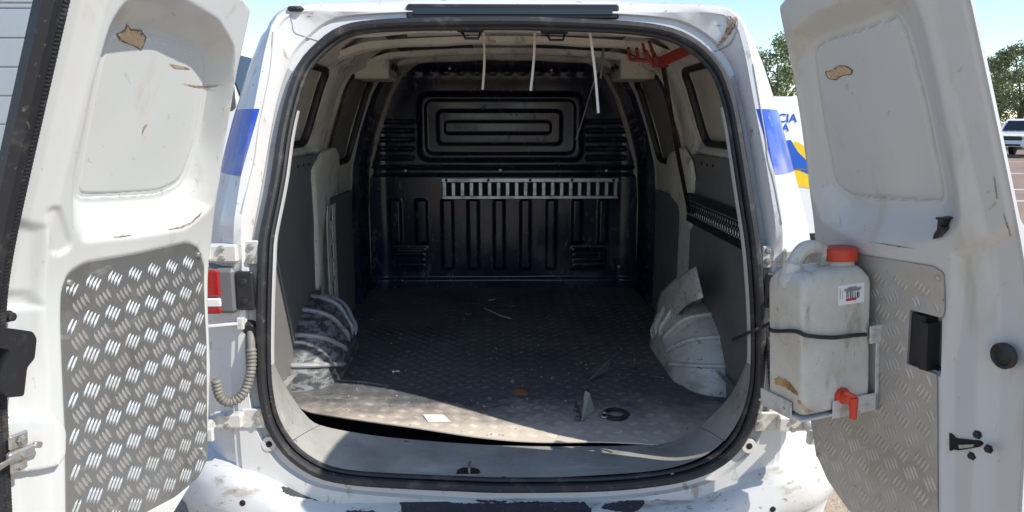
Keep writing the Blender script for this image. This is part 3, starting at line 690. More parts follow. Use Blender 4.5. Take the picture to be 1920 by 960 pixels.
# bulkhead: black pressed panel as a height field over (x,z)
def bk_xz(px, py): p = onY(px, py, YB); return p[0], p[2]
def bk_rect(x0, y0, x1, y1, r):
    a, b = bk_xz(x0, y1), bk_xz(x1, y0); return rrect(a[0], a[1], b[0], b[1], r)
xs = np.linspace(-.88, .88, 300); zs2 = np.linspace(.62, 2.04, 240); Xb, Zb = np.meshgrid(xs, zs2, indexing='ij'); Xb = Xb / .88 * np.interp(Zb, [.6, 1.4, 1.6, 1.8, 1.92, 1.98, 2.04], [.88, .88, .86, .80, .74, .69, .60])
hb = np.zeros_like(Xb)
def press(poly, d, w=.008):
    global hb
    hb = hb + d * sstep(w, -w, sdf(poly, Xb, Zb))
zmid = bk_xz(940, 312)[1]; zlow = bk_xz(940, 331)[1]
press(bk_rect(788, 177, 1092, 300, .06), .030, .016); press(bk_rect(800, 188, 1078, 288, .05), -.016, .010); press(bk_rect(822, 208, 1052, 270, .035), .018, .009)
press(bk_rect(835, 228, 1032, 250, .02), -.016, .008)
hb += .010 * sstep(zmid + .01, zmid - .006, Zb) - .022 * np.exp(-((Zb - (zmid + zlow) / 2) / .022) ** 4)
for i, xc in enumerate([742, 791, 840, 888, 936, 985, 1033, 1081, 1130]):
    press(bk_rect(xc - 9, 374, xc + 9, 503 if 2 <= i <= 6 else 456, .012), .015, .010)
for (x0, x1) in ((738, 801), (1070, 1135)):
    press(bk_rect(x0, 463, x1, 505, .01), .006, .005)
    for q in range(4): press(bk_rect(x0 + 6, 467 + q * 10, x1 - 6, 471 + q * 10, .004), .012, .004)
for q in range(5):
    press(bk_rect(1100, 225 + q * 17, 1172, 231 + q * 17, .01), -.010, .007); press(bk_rect(705, 225 + q * 17, 775, 231 + q * 17, .01), -.010, .007)
press(bk_rect(690, 520, 1200, 560, .02), .012, .01)
hb += .012 * np.exp(-((Zb - bk_xz(940, 135)[1]) / .02) ** 2) * (1 + .5 * np.sin(Xb * 70)) * .6
hb += .06 * sstep(.70, .86, np.abs(Xb))
hb += .003 * np.sin(Xb * 7 + 2) * np.sin(Zb * 9)
mb = MB(); mb.grid(np.stack([Xb, YB - hb, Zb], 2)); bulk = mb.build('bulkhead', m_bulk, van, angle=50)
for x in (755, 845, 935, 1026, 1117):
    c = onY(x, 526, YB - .014); mb = MB().box(c, (.036, .006, .030), None, .002); tb = mb.build('floor_tab', m_bulk, bulk); 
    bolt(bulk, c + np.array([0, -.003, 0]), (0, -1, 0), .006, .004)
for (x, y) in ((843, 128), (1034, 131), (938, 319), (1137, 320), (760, 320), (698, 379), (1160, 500)): bolt(bulk, onY(x, y, YB - .012), (0, -1, 0), .007, .005)
# slotted load rail across the bulkhead: two flanges, each rung on its own
a, b = onY(828, 374, YB - .045), onY(1160, 333, YB - .045); x0, x1, z0r, z1r = a[0], b[0], a[2], b[2]
lr = MB().box(((x0 + x1) / 2, YB - .045, z1r - .014), (x1 - x0, .02, .028), None, .004).box(((x0 + x1) / 2, YB - .045, z0r + .012), (x1 - x0, .018, .022), None, .004).build('load_rail', m_rail, van)
nr = 20
for k in range(nr):
    xx = x0 + .018 + (x1 - x0 - .036) * k / (nr - 1)
    MB().box((xx, YB - .047, (z0r + z1r) / 2 - .003), (.024, .010, z1r - z0r - .046), None, .003).build('rung', m_rail, lr)
MB().box(((x0 + x1) / 2, YB - .036, (z0r + z1r) / 2), (x1 - x0 - .01, .004, z1r - z0r - .04)).build('slot_backing', m_dark, lr)
for k in range(5): bolt(lr, np.array([x0 + .03 + k * (x1 - x0 - .06) / 4, YB - .056, z1r - .014]), (0, -1, 0), .007, .004, m_dark, 'rail_hole', 10)
# patches of bare primer on the dark left pillar
for pl in ([(703, 190), (716, 190), (713, 215), (706, 235), (699, 225), (695, 212), (702, 203)], [(697, 265), (702, 268), (697, 290), (690, 305), (684, 300), (690, 280)]):
    decal('bare_patch', mat('bare_primer', (.17, .145, .115), .7, layers=[(40, .5, .65, (.08, .07, .06), .8, None, None)]), van, bvh_of(bulk, walls[-1]), pl, .002, .8, 3)

# wheel arch linings
def arch(sx, m, seed, yc=.95, ry=.405, rz=.265, xin=.652):
    rings = []; nph = 110
    for i in range(nph + 1):
        ph = math.pi * i / nph; ridge = 0
        row = []
        for (x, k) in ((.86, 1.0), (.82, 1.0), (.785, .985), (.755, .96), (.73, .92), (.708, .865), (.69, .79), (.677, .70), (xin + .004, .58), (xin, .42), (xin, .2), (xin, .0)):
            q = k * (1 + ridge * (1.6 if k > .9 else .8)); co, si = math.cos(ph), math.sin(ph)
            e = .97; cx = math.copysign(abs(co) ** e, co); sz = max(0, si) ** e
            p = np.array([sx * (x - ridge * .5 * (k < .95)), yc - ry * q * cx, ZF - .012 + rz * q * sz])
            nv = noise.fractal(Vector((p[0] * 9 + seed, p[1] * 9, p[2] * 9)), 1.0, 2.0, 3)
            p = p + np.array([-sx * .009 * nv, .006 * nv, .008 * nv * sz]); row.append(p)
        rings.append(row)
    mb = MB(); mb.loft(rings, closed=False); return mb.build('wheel_arch_lining', m, van, angle=60)
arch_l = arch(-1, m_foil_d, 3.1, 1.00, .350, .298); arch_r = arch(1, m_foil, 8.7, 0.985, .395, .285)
def arch_rib(sx, ob, m, c, yc, ry, rz, xin=.652):
    P = []
    for (x, k) in ((.82, 1.0), (.785, .985), (.755, .96), (.73, .92), (.708, .865), (.69, .79), (.677, .70), (xin + .004, .58), (xin, .44)):
        ph = c + .10 * (1 - k); co, si = math.cos(ph), math.sin(ph); q = k * 1.012; e = .97
        P.append(np.array([sx * (x - .004 * (k < .95)), yc - ry * q * math.copysign(abs(co) ** e, co), ZF - .012 + rz * q * max(0, si) ** e]))
    MB().tube(resample(spline(P, 4), 30), [.004] + [.0095] * 26 + [.008, .006, .003], 8).build('lining_rib', m, ob)
m_rib = mat('pale_rib_lining', (.36, .37, .375), .5, .1, layers=[(24, .5, .64, (.16, .165, .17), .8, None, None)])  # ribs a lighter grey than the left lining
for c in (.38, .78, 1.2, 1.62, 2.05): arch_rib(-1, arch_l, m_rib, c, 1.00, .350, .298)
for c in (.42, .80, 1.18, 1.58, 2.0, 2.45): arch_rib(1, arch_r, m_foil, c, 0.985, .395, .285)
tag(arch_l, 'left wheel arch lining, blackened and smeared'); tag(arch_r, 'right wheel arch lining, crumpled pale sheet')
# torn flap standing up behind the right arch
fl = [(1226, 602), (1232, 572), (1240, 548), (1266, 524), (1290, 508), (1304, 500), (1311, 516), (1318, 548), (1319, 558), (1300, 565), (1283, 575), (1262, 600), (1245, 625)]
P = [onX(*p, .70) for p in fl]; mb = MB(); c = np.mean(P, 0); rings = []
for k in (1.0, .8, .55, .3, .08):
    r = []
    for p in P:
        q = c + (p - c) * k; nv = noise.noise(Vector((q[1] * 14, q[2] * 14, 2.2))); r.append(q + np.array([-.018 * (1 - k) + .012 * nv, 0, 0]))
    rings.append(r)
mb.loft(rings); mb.f.append(tuple(len(mb.v) - len(P) + i for i in range(len(P)))); flap = mb.build('lining_flap', m_foil, arch_r, angle=60)
md = flap.modifiers.new('thickness', 'SOLIDIFY'); md.thickness = .004

# hinges, lamps, hoses on the rear pillars
def hinge(sx, px0, py0, px1, py1, bolts):
    a, b = onRear(px0, py1, -.008), onRear(px1, py0, -.008); c = (a + b) / 2
    mb = MB().box((c[0], c[1], c[2]), (abs(b[0] - a[0]), .010, b[2] - a[2]), None, .003)
    # knuckle block that reaches back to the door
    o = np.array([sx * (abs(b[0] - a[0]) / 2 + .035), -.010, 0])
    mb.box(c + o, (.085, .028, (b[2] - a[2]) * .78), None, .006); mb.box(c + o + np.array([sx * .040, -.045, 0]), (.024, .10, (b[2] - a[2]) * .6), None, .006); mb.box(c + o + np.array([sx * .028, -.10, 0]), (.05, .014, (b[2] - a[2]) * .7), None, .004)
    h = mb.build('door_hinge', m_bracketw, van)
    for (bx, by) in bolts:
        bolt(h, onRear(bx, by, -.014), (0, -1, 0), .0085, .006)
    for dz in (-.014, .014): bolt(h, c + o + np.array([0, -.015, dz]), (0, -1, 0), .008, .006)
    return h
hinge(-1, 445, 450, 486, 496, [(470, 463), (470, 484)]); hinge(-1, 455, 766, 496, 802, [(484, 776), (484, 792)])
hinge(1, 1428, 460, 1470, 503, [(1440, 470), (1440, 490)]); hinge(1, 1415, 772, 1460, 808, [(1424, 779), (1424, 796)])
def tail_lamp(sx, xa, xb, xc, xd, y0, y1):
    """lens / housing / dark mounting plate between photo columns"""
    zt, zb = onRear((xa + xb) / 2, y0)[2], onRear((xa + xb) / 2, y1)[2]; X_ = [onRear(x, (y0 + y1) / 2)[0] for x in (xa, xb, xc, xd)]
    h = zt - zb; zc = (zt + zb) / 2
    lo = abs(X_[0]) + .06
    lamp = MB().box(((sx * lo + X_[2]) / 2, .03, zc), (abs(sx * lo - X_[2]), .10, h), None, .01).build('tail_lamp', m_grey, van)
    MB().box(((sx * lo + X_[1]) / 2, -.020, zc + h * .18), (abs(sx * lo - X_[1]), .012, h * .58), None, .004).build('red_lens', m_red, lamp)
    MB().box(((sx * lo + X_[1]) / 2, -.020, zc - h * .24), (abs(sx * lo - X_[1]), .012, h * .20), None, .004).build('clear_lens', m_lensw, lamp)
    MB().box(((sx * lo + X_[1]) / 2, -.020, zc - h * .42), (abs(sx * lo - X_[1]), .012, h * .13), None, .004).build('red_lens', m_red, lamp)
    mp = MB().box(((X_[2] + X_[3]) / 2, -.010, zc), (abs(X_[3] - X_[2]), .014, h * .86), None, .005).build('lamp_mount', m_plastic, lamp)
    for dz in (.22, -.22): bolt(lamp, np.array([(X_[2] + X_[3]) / 2, -.018, zc + dz * h]), (0, -1, 0), .008, .004, m_rubber, n=10)
tail_lamp(-1, 400, 420, 447, 480, 500, 585); tail_lamp(1, 1545, 1500, 1462, 1430, 503, 580)
def hose(sx, pts, r, m, off=-.03):
    P = resample(spline([onRear(p[0], p[1], o) for p, o in pts], 10), 90); rr = [r * (1 + .16 * math.sin(i * 2.1)) for i in range(len(P))]
    rr[:14] = [r * .85] * 14
    mb = MB(); mb.tube(P, rr, 10); o = mb.build('cable_hose', m, van, angle=70)
    mb = MB(); p = P[0]; mb.lathe(p + np.array([0, .02, .012]), (0, -1, -.25), [(0, .026), (.02, .024), (.03, .018)], 14); mb.build('rubber_boot', m_rubber, o)
m_hose = mat('grey_corrugated_hose', (.19, .18, .16), .6, layers=[(30, .5, .7, (.10, .085, .065), .7, None, None)])
hose(-1, [((470, 622), .0), ((471, 645), -.02), ((471, 690), -.03), ((458, 735), -.045), ((432, 754), -.06), ((412, 742), -.075), ((405, 712), -.08)], .013, m_hose)
hose(1, [((1441, 632), .0), ((1443, 655), -.02), ((1447, 690), -.03), ((1452, 730), -.045), ((1470, 752), -.06), ((1492, 745), -.075)], .012, m_rubber)
for sx, (x, y) in ((-1, (505, 832)), (1, (1404, 836))):
    p = onRear(x, y, -.004); mb = MB(); mb.lathe(p, (0, -1, .1), [(0, .022), (.004, .021), (.0045, .010), (.002, .008)], 18); g_ = mb.build('drain_plug', m_bracketw, van)
    bolt(g_, p + np.array([0, -.003, 0]), (0, -1, .1), .007, .003, m_dark, 'plug_hole', 12)
for (x, y) in ((455, 943), (1449, 955)): 
    h_ = t_b.ray_cast(Vector(CAM), Vector(ray(x, y)).normalized())
    if h_[0]: bolt(bumper, np.array(h_[0]), tuple(h_[1] if h_[1].y < 0 else -h_[1]), .007, .002, m_dark, 'screw_hole', 12)
# check strap stay on the left pillar
p = onRear(452, 606, -.01); MB().bar(p, p + np.array([-.09, -.05, .004]), .012, .008, bev=.002).box(p, (.02, .02, .035), None, .003).build('check_strap', m_bracketw, van)

class Door:
    def __init__(s, side):
        s.side = side; lean, ang = .06, 107
        A = np.array([-side * lean, .02, 1.]); A /= np.linalg.norm(A)
        c = np.array([-side, 0., 0.]); c -= A * np.dot(c, A); c /= np.linalg.norm(c)
        a = math.radians(ang) * (1 if side > 0 else -1)
        s.U = c * math.cos(a) + np.cross(A, c) * math.sin(a) + A * np.dot(A, c) * (1 - math.cos(a)); s.A = A
        N = np.cross(s.U, A); s.N = N if N[0] * side < 0 else -N
        s.H = CAM + (np.array([side * .81, -.02, 1.2]) - CAM) * .96
    def P(s, u, v, w=0.0): return s.H + s.U * u + s.A * v + s.N * (w + float(bend(v)))
    def PA(s, u, v, w): return s.H + u[..., None] * s.U + v[..., None] * s.A + (w + bend(v))[..., None] * s.N
    def uv(s, px, py, w0=0.0):
        v = 0
        for i in range(25):
            q = s.H + s.N * (float(bend(v)) + w0); p = onP(px, py, q, s.N) - q; v = float(p @ s.A)
        return float(p @ s.U), v
    def uvs(s, pts, w0=0.0): return [s.uv(*p, w0) for p in pts]
    def axes(s): return np.stack([s.U, s.N, s.A], 1)
DL, DR = Door(-1), Door(1)
VB, VT = -.60, .755
def door_uL(v, side): return np.interp(v, [-.60, -.57, -.545, -.494, -.44, -.37, -.2, .15, .31, .42, .56, .67, .715], [.275, .215, .175, .105, .055, .034, .026, .050, .080, .102, .128, .138, .146]) + (.015 if side > 0 else -.024)
def door_uR(v, side=-1): return np.interp(v, [-.60, -.57, .2, .62, .78, .81], [.58, .612, .614, .612, .606, .59]) + (-.006 if side > 0 else 0)
def recess(h, U_, V_, outer, inner, depth):
    so_, si_ = sdf(outer, U_, V_), sdf(inner, U_, V_)
    t = np.clip(-so_, 0, None) / (np.clip(-so_, 0, None) + np.clip(si_, 0, None) + 1e-9)
    return h - depth * (.45 * sstep(0.0, 1.0, t) + .55 * np.clip((t - .06) / .88, 0, 1))
def make_door(D, win_out, win_in, plate_poly, feats, label, mplate, mtread, depth=.056):
    NS, NT = 170, 320
    s = np.linspace(0, 1, NS); t = np.linspace(0, 1, NT); S, T = np.meshgrid(s, t, indexing='ij')
    VTS = .70 + .11 * (1 - (1 - S) ** 2); V = VB + (VTS - VB) * T; UL, UR = door_uL(V, D.side), door_uR(V, D.side); U_ = UL + (UR - UL) * S
    h = np.zeros_like(U_)
    h = recess(h, U_, V, win_out, win_in, depth if D.side < 0 else .042)
    sd_in = sdf(win_in, U_, V); h -= .007 * np.exp(-((sd_in + .010) / .003) ** 2)            # fine groove round the blanking sheet
    edge = np.minimum((U_ - UL), (UR - U_)); edge = np.minimum(edge, np.minimum(V - VB, VTS - V))
    h -= .020 * sstep(.10, .06, UR - U_) * sstep(-.59, -.5, V)                                # stepped flange at the meeting edge
    h -= .012 * sstep(.014, .0, edge)
    for (poly, d, w) in feats: h += d * sstep(w, -w, sdf(poly, U_, V))
    sp = sdf(plate_poly, U_, V); h -= .006 * sstep(.006, -.004, sp)
    h += .0006 * np.sin(U_ * 23 + V * 9) * np.sin(V * 14)
    front = D.PA(U_, V, h); back = D.PA(U_, V, np.full_like(h, -.058) + .012 * sstep(.03, 0, edge) + .022 * sstep(.06, 0, UR - U_))
    mb = MB(); mb.grid(front); mb.grid(back); n = NS * NT
    per = [(i, 0) for i in range(NS)] + [(NS - 1, j) for j in range(1, NT)] + [(i, NT - 1) for i in range(NS - 2, -1, -1)] + [(0, j) for j in range(NT - 2, 0, -1)]
    ids = [i * NT + j for i, j in per]
    for k in range(len(ids)): a, b = ids[k], ids[(k + 1) % len(ids)]; mb.f.append((a, b, n + b, n + a))
    door = mb.build('cargo_door', m_door, van, angle=45); door['label'] = label
    # tread plate: thin sheet with lens-shaped bars
    mb = bent_prism(plate_poly, lambda a, b, d: D.P(a, b, d), -.007, .0005)
    plate = mb.build('tread_plate', mplate, door, smooth=False)
    mb = MB(); tread(mb, lambda a, b: (D.P(a, b, .0006), D.U, D.A, D.N), plate_poly, .057, .080, ang=60, nb=4, L=.036, W=.0074, H=.0019 if D.side < 0 else .0013, gap=.0104)
    tag(mb.build('tread_pattern', mtread, door, smooth=False, fix=False), kind='stuff')
    # rubber strip along the meeting edge
    return door, plate
# ---- left door
wo_l = rounded(DL.uvs([(236, -6), (345, -10), (414, 34), (442, 90), (438, 160), (420, 300), (402, 390), (350, 436), (250, 452), (150, 462), (132, 430), (136, 330), (165, 180), (205, 40)]), .02, 3)
wi_l = rounded(DL.uvs([(212, 44), (300, 62), (396, 92), (395, 150), (374, 270), (345, 345), (300, 368), (210, 374), (140, 376), (150, 290), (185, 110)], -.05), .03, 4)
pl_l = rounded(DL.uvs([(118, 545), (130, 512), (160, 494), (260, 476), (352, 455), (372, 466), (383, 500), (387, 640), (389, 860), (372, 895), (330, 930), (262, 966), (200, 995), (126, 1000), (124, 800)]), .012, 3)
slot_l = rounded(DL.uvs([(96, 398), (104, 388), (114, 392), (134, 455), (130, 468), (108, 478), (96, 474)]), .008, 3)
latch_l = rounded(DL.uvs([(8, 800), (22, 787), (100, 780), (112, 800), (112, 850), (98, 872), (60, 890), (22, 888), (10, 868)]), .02, 4)
stepz = DL.uvs([(-160, 570), (66, 552), (80, 575), (-160, 615)])
chan = DL.uvs([(-80, 380), (88, 430), (84, 700), (90, 960), (75, 1200), (-140, 1300)])
door_l, plate_l = make_door(DL, wo_l, wi_l, pl_l, [(slot_l, -.006, .006), (chan, -.010, .012), (latch_l, .022, .006), (stepz, -.006, .010)],
                            'left rear door, sunlit, with bright tread plate on its lower half', m_plate, m_tread)
# ribbed rubber strip on the meeting edge of the left door
vv = np.linspace(VB + .02, VT + .04, 150)
mb = MB(); mb.loft([[DL.P(float(door_uR(v)) - .022, v, -.018), DL.P(float(door_uR(v)) - .020, v, .004), DL.P(float(door_uR(v)) + .014, v, .010), DL.P(float(door_uR(v)) + .024, v, -.004), DL.P(float(door_uR(v)) + .018, v, -.03)] for v in vv], closed=True, caps=True)
strip = mb.build('edge_rubber', m_rubber, door_l, angle=50)
mb = MB()
for v in np.linspace(VB + .04, VT - .02, 190): u = float(door_uR(v)); mb.bar(DL.P(u - .0205, v, .0022), DL.P(u - .004, v, .0068), .0032, .003, up=DL.N)
tag(mb.build('rubber_ribs', m_rubber, door_l, smooth=False), kind='stuff')
def dbox(D, u, v, w, su, sv, sw, mb=None, bev=.004, rot=0):
    mb = mb or MB(); U2 = D.U * math.cos(rot) + D.A * math.sin(rot); A2 = -D.U * math.sin(rot) + D.A * math.cos(rot)
    return mb.box(D.P(u, v, w), (su, sw, sv), np.stack([U2, D.N, A2], 1), bev)
# inside release lever, black
u, v = DL.uv(32, 640, .03)
mb = MB(); P_ = DL.uvs([(-30, 622), (10, 615), (58, 621), (66, 634), (62, 672), (48, 688), (42, 742), (12, 745), (4, 738), (10, 690), (16, 655), (-30, 648)], .03)
mb.prism(rounded(P_, .006, 3), lambda a, b, d: DL.P(a, b, d), .006, .034); mb.build('release_lever', m_plastic, door_l, angle=30)
# latch hardware on the raised boss
u, v = DL.uv(45, 848, .03)
mb = dbox(DL, u, v + .022, .017, .040, .030, .008); dbox(DL, u, v - .004, .022, .055, .022, .014, mb); dbox(DL, u, v - .028, .016, .036, .024, .006, mb); dbox(DL, u - .035, v + .0, .022, .02, .012, .012, mb, .003, .4)
mb.tube([DL.P(u + .02, v - .004, .03), DL.P(u + .055, v - .006, .034), DL.P(u + .062, v - .006, .034)], [.005, .006, .009], 8)
lt = mb.build('door_latch', m_bolt, door_l)
for dv in (.024, -.004, -.030): bolt(door_l, DL.P(u, v + dv, .026 if dv > -.01 else .02), DL.N, .007, .006, name='bolt')
for (x, y, r) in ((15, 593, .009),): bolt(door_l, DL.P(*DL.uv(x, y, -.012), -.012), DL.N, r, .012, m_rubber, 'rubber_stop', 12)
for (x, y) in ((130, 530), (372, 478), (378, 843)): bolt(door_l, DL.P(*DL.uv(x, y), .001), DL.N, .006, .004, m_bolt, 'plate_screw', 10)
# ---- right door
wo_r = rounded(DR.uvs([(1476, 60), (1520, 20), (1600, -10), (1700, -60), (1745, 20), (1770, 120), (1800, 320), (1806, 420), (1780, 452), (1690, 468), (1610, 458), (1540, 420), (1512, 340), (1490, 210)]), .02, 3)
wi_r = rounded(DR.uvs([(1524, 88), (1548, 68), (1620, 46), (1690, 18), (1712, 60), (1745, 180), (1784, 384), (1680, 380), (1600, 372), (1566, 346), (1545, 240)], -.05), .03, 4)
pl_r = rounded(DR.uvs([(1490, 462), (1560, 468), (1640, 482), (1750, 500), (1768, 512), (1770, 586), (1766, 596), (1706, 580), (1700, 682), (1756, 702), (1758, 970), (1758, 1010), (1640, 1000), (1590, 955), (1552, 900), (1530, 850), (1522, 800), (1500, 640)]), .006, 3)
pk_r = DR.uvs([(1704, 578), (1764, 592), (1760, 702), (1698, 682)])
chr_ = DR.uvs([(1790, 480), (1900, 420), (2000, 1000), (1990, 1300), (1772, 1200), (1772, 700)])
door_r, plate_r = make_door(DR, wo_r, wi_r, pl_r, [(pk_r, -.04, .003), (chr_, -.012, .014)], 'right rear door in shade, with dusty tread plate and can bracket', m_plate2, m_tread2)
mb = MB(); P_ = DR.uvs([(1707, 582), (1746, 592), (1742, 690), (1701, 678)], -.02); mb.prism(P_, lambda a, b, d: DR.P(a, b, d), -.040, -.006); lev = mb.build('release_lever', m_plastic, door_r, smooth=False)
mb = MB(); P_ = DR.uvs([(1737, 602), (1750, 606), (1746, 694), (1732, 690)], -.01); mb.prism(P_, lambda a, b, d: DR.P(a, b, d), -.03, .004); mb.build('lever_grip', m_plastic, lev, smooth=False)
mb = MB(); P_ = DR.uvs([(1700, 676), (1762, 690), (1760, 704), (1698, 688)], -.02); mb.prism(P_, lambda a, b, d: DR.P(a, b, d), -.035, -.018); mb.build('lever_base', m_plastic, lev, smooth=False)
u, v = DR.uv(1882, 667, -.012); mb = MB(); mb.lathe(DR.P(u, v, -.016), DR.N, [(0, .026), (.008, .026), (.010, .020), (.006, .017), (.007, .010), (.009, .006)], 20); mb.build('rubber_bung', m_rubber, door_r)
P_ = DR.uvs([(1779, 810), (1786, 812), (1793, 821), (1835, 826), (1840, 832), (1836, 838), (1800, 844), (1790, 842), (1786, 845), (1778, 842)], -.012)
mb = MB(); mb.prism(P_, lambda a, b, d: DR.P(a, b, d), -.02, -.0075); mb.build('latch_slot', m_dark, door_r, smooth=False)
mb = MB(); P_ = DR.uvs([(1802, 833), (1832, 832), (1828, 837), (1804, 840)], -.012); mb.prism(P_, lambda a, b, d: DR.P(a, b, d), -.012, -.004); mb.build('latch_tongue', m_bolt, door_r, smooth=False)
for (x, y) in ((1832, 815), (1853, 842), (1822, 855)): bolt(door_r, DR.P(*DR.uv(x, y, -.012), -.013), DR.N, .0075, .006, m_plastic, 'bolt')
for (x, y) in ((1759, 521), (1535, 853)): bolt(door_r, DR.P(*DR.uv(x, y), .001), DR.N, .006, .004, m_bolt, 'plate_screw', 10)
P_ = DR.uvs([(1766, 406), (1783, 407), (1782, 410), (1778, 411), (1777, 424), (1782, 425), (1781, 430), (1770, 444), (1760, 447), (1763, 436), (1768, 430), (1770, 411), (1766, 410)], -.01)
mb = MB(); mb.prism(P_, lambda a, b, d: DR.P(a, b, d), -.045, .006); mb.build('black_clip', m_plastic, door_r, smooth=False)
# torn holes in both blanking sheets showing tan foam, scratches and worn patches
tl, tr_ = bvh_of(door_l), bvh_of(door_r)
m_edge = mat('torn_edge', (.16, .11, .07), .85, layers=[(70, .5, .62, (.40, .33, .25), .8, None, None)])
decal('torn_edge', m_edge, door_l, tl, [(217, 64), (233, 56), (237, 44), (245, 54), (264, 56), (274, 70), (270, 84), (264, 94), (249, 86), (232, 80), (223, 75)], .001, .5, 1)
decal('torn_edge', m_edge, door_r, tr_, [(1547, 134), (1561, 131), (1572, 122), (1586, 122), (1600, 131), (1598, 139), (1580, 142), (1568, 150), (1555, 149), (1549, 142)], .001, .5, 2)
decal('torn_hole', m_tan, door_l, tl, [(220, 64), (234, 58), (237, 48), (243, 56), (262, 58), (271, 70), (268, 82), (263, 91), (250, 84), (234, 78), (226, 73)], .002, .5, 1)
decal('torn_hole', m_tan, door_r, tr_, [(1550, 134), (1562, 133), (1572, 125), (1585, 124), (1597, 131), (1596, 137), (1580, 140), (1568, 147), (1557, 147), (1552, 141)], .002, .5, 2)
for i, pl in enumerate([[(315, 118), (330, 124), (346, 125), (357, 129), (345, 129), (328, 127)], [(342, 156), (365, 160), (390, 162), (414, 158), (402, 163), (380, 165), (362, 162)],
                        [(269, 235), (276, 233), (272, 240), (266, 252)], [(312, 431), (336, 425), (358, 416), (380, 395), (376, 403), (358, 420), (336, 429)], [(212, 444), (245, 440), (246, 442), (216, 446)]]):
    decal('worn_patch', m_scr, door_l, tl, pl, .0012, .6, i)
for i, pl in enumerate([[(1863, 330), (1865, 331), (1871, 372), (1869, 373)], [(1881, 400), (1883, 401), (1896, 442), (1894, 443)], [(1630, 453), (1690, 461), (1720, 467), (1690, 464)]]):
    decal('worn_patch', m_scr, door_r, tr_, pl, .0012, .5, i + 20)
for i, pl in enumerate([[(1362, 30), (1383, 33), (1380, 46), (1370, 62), (1358, 78), (1346, 86), (1356, 68), (1364, 50)], [(1350, 84), (1342, 92), (1346, 82)]]):
    decal('rust_stain', mat('corner_rust', (.30, .17, .09), .85, layers=[(60, .45, .6, (.52, .44, .34), .9, None, None), (120, .5, .62, (.10, .06, .04), .8, None, None)]), van, t_body, pl, .0015, 1.6, i + 40, 2.0)
def surf_line(pts, r, m, name, parent, tree):
    P = []
    for q in spline([np.array(p, float) for p in pts], 5):
        h_ = tree.ray_cast(Vector(CAM), Vector(ray(*q)).normalized())
        if h_[0]: P.append(np.array(h_[0]))
    if len(P) > 2: MB().tube(P, r, 6).build(name, m, parent)
for pl in ([(544, 26), (548, 44), (552, 60), (570, 68), (600, 78)], [(1340, 97), (1366, 84), (1380, 60), (1384, 42)], [(512, 60), (506, 130), (497, 176), (484, 240), (476, 300), (466, 340), (452, 400)], [(1412, 120), (1424, 190), (1436, 262), (1440, 300), (1452, 345), (1466, 420)]):
    surf_line(pl, .0022, m_chan, 'panel_seam', van, t_body)
# can bracket on the right door: back plate, floor tray with lips, side tab

def onU(D, px, py, u): q = D.H + D.U * u; p = onP(px, py, q, D.U) - q; return float(p @ D.N), float(p @ D.A)
def DQ(D, u, v, w): return D.H + D.U * u + D.A * v + D.N * w          # flat door frame, without the bend
CU0, CU1, CW0, CW1 = .138, .262, .022, .214; CV0, CV1 = -.222, .092
mb = MB(); ax = np.stack([DR.U, DR.N, DR.A], 1)
def qbox(mb, u0, u1, v0, v1, w0, w1, bev=.0015): return mb.box(DQ(DR, (u0 + u1) / 2, (v0 + v1) / 2, (w0 + w1) / 2), (u1 - u0, w1 - w0, v1 - v0), ax, bev)
qbox(mb, CU0 - .03, CU1 + .006, -.232, -.226, .006, CW1 + .006)
qbox(mb, CU1 + .004, CU1 + .007, -.238, -.195, .003, .135); qbox(mb, CU0 - .02, CU1 - .03, -.238, -.195, CW1 + .004, CW1 + .007)
qbox(mb, CU1 + .004, CU1 + .007, -.238, -.03, .003, .014); qbox(mb, CU0 - .03, CU1 + .004, -.238, -.03, .002, .006)
qbox(mb, CU1 + .007, CU1 + .012, -.072, -.030, .003, .036)
brk = mb.build('can_bracket', m_bracketw, door_r)
bolt(door_r, DQ(DR, CU1 - .03, -.19, .008), DR.N, .006, .005)

# ------------------------------------------------------------------ the can on its bracket
can = empty('jerrycan', tuple(DQ(DR, (CU0 + CU1) / 2, CV0, (CW0 + CW1) / 2)))
tag(can, 'milky plastic jerrycan with red cap and tap strapped to the right rear door', 'jerrycan')
def sect(v, k, r, off=(0, 0)):
    """rounded rectangle section of the can at height v, scaled by k"""
    cu, cw = (CU0 + CU1) / 2 + off[0], (CW0 + CW1) / 2 + off[1]; hu, hw = (CU1 - CU0) / 2 * k[0], (CW1 - CW0) / 2 * k[1]
    return [DQ(DR, cu + p[0], v, cw + p[1]) for p in rrect(-hu, -hw, hu, hw, r, 6)]
mb = MB(); sec = []
for (v, ku, kw, r) in ((CV0, .90, .93, .012), (CV0 + .004, .97, .98, .014), (CV0 + .010, 1, 1, .014), (-.15, 1, 1, .013), (-.10, .99, .995, .012), (-.04, .985, .992, .012), (.02, .995, 1, .013), (.070, 1, 1, .014), (.082, .975, .985, .016), (.098, .86, .90, .02), (.107, .76, .82, .02), (.110, .60, .70, .018)):
    sec.append(sect(v, (ku, kw), r))
mb.loft(sec, caps=True); cb = mb.build('can_body', m_can, can, angle=60)
cw, cv = onU(DR, 1574, 474, .205); capc = DQ(DR, .205, cv, cw)
mb = MB(); mb.lathe(DQ(DR, .205, .096, cw), DR.A, [(0, .036), (.012, .033), (.05, .031), (max(.02, cv - .096), .031)], 24); mb.build('neck', m_can, can)
mb = MB(); nr_ = 40; rr0 = []
for (h, r) in ((-.016, .0375), (-.015, .0385), (.010, .0375), (.0135, .035), (.0145, .030)):
    rr0.append([capc + DR.A * h + (r + (.0011 if k % 2 and h < .015 else 0)) * (DR.U * math.cos(2 * math.pi * k / nr_) + DR.N * math.sin(2 * math.pi * k / nr_)) for k in range(nr_)])
mb.loft(rr0, caps=True); mb.build('cap', m_orange, can, angle=30)
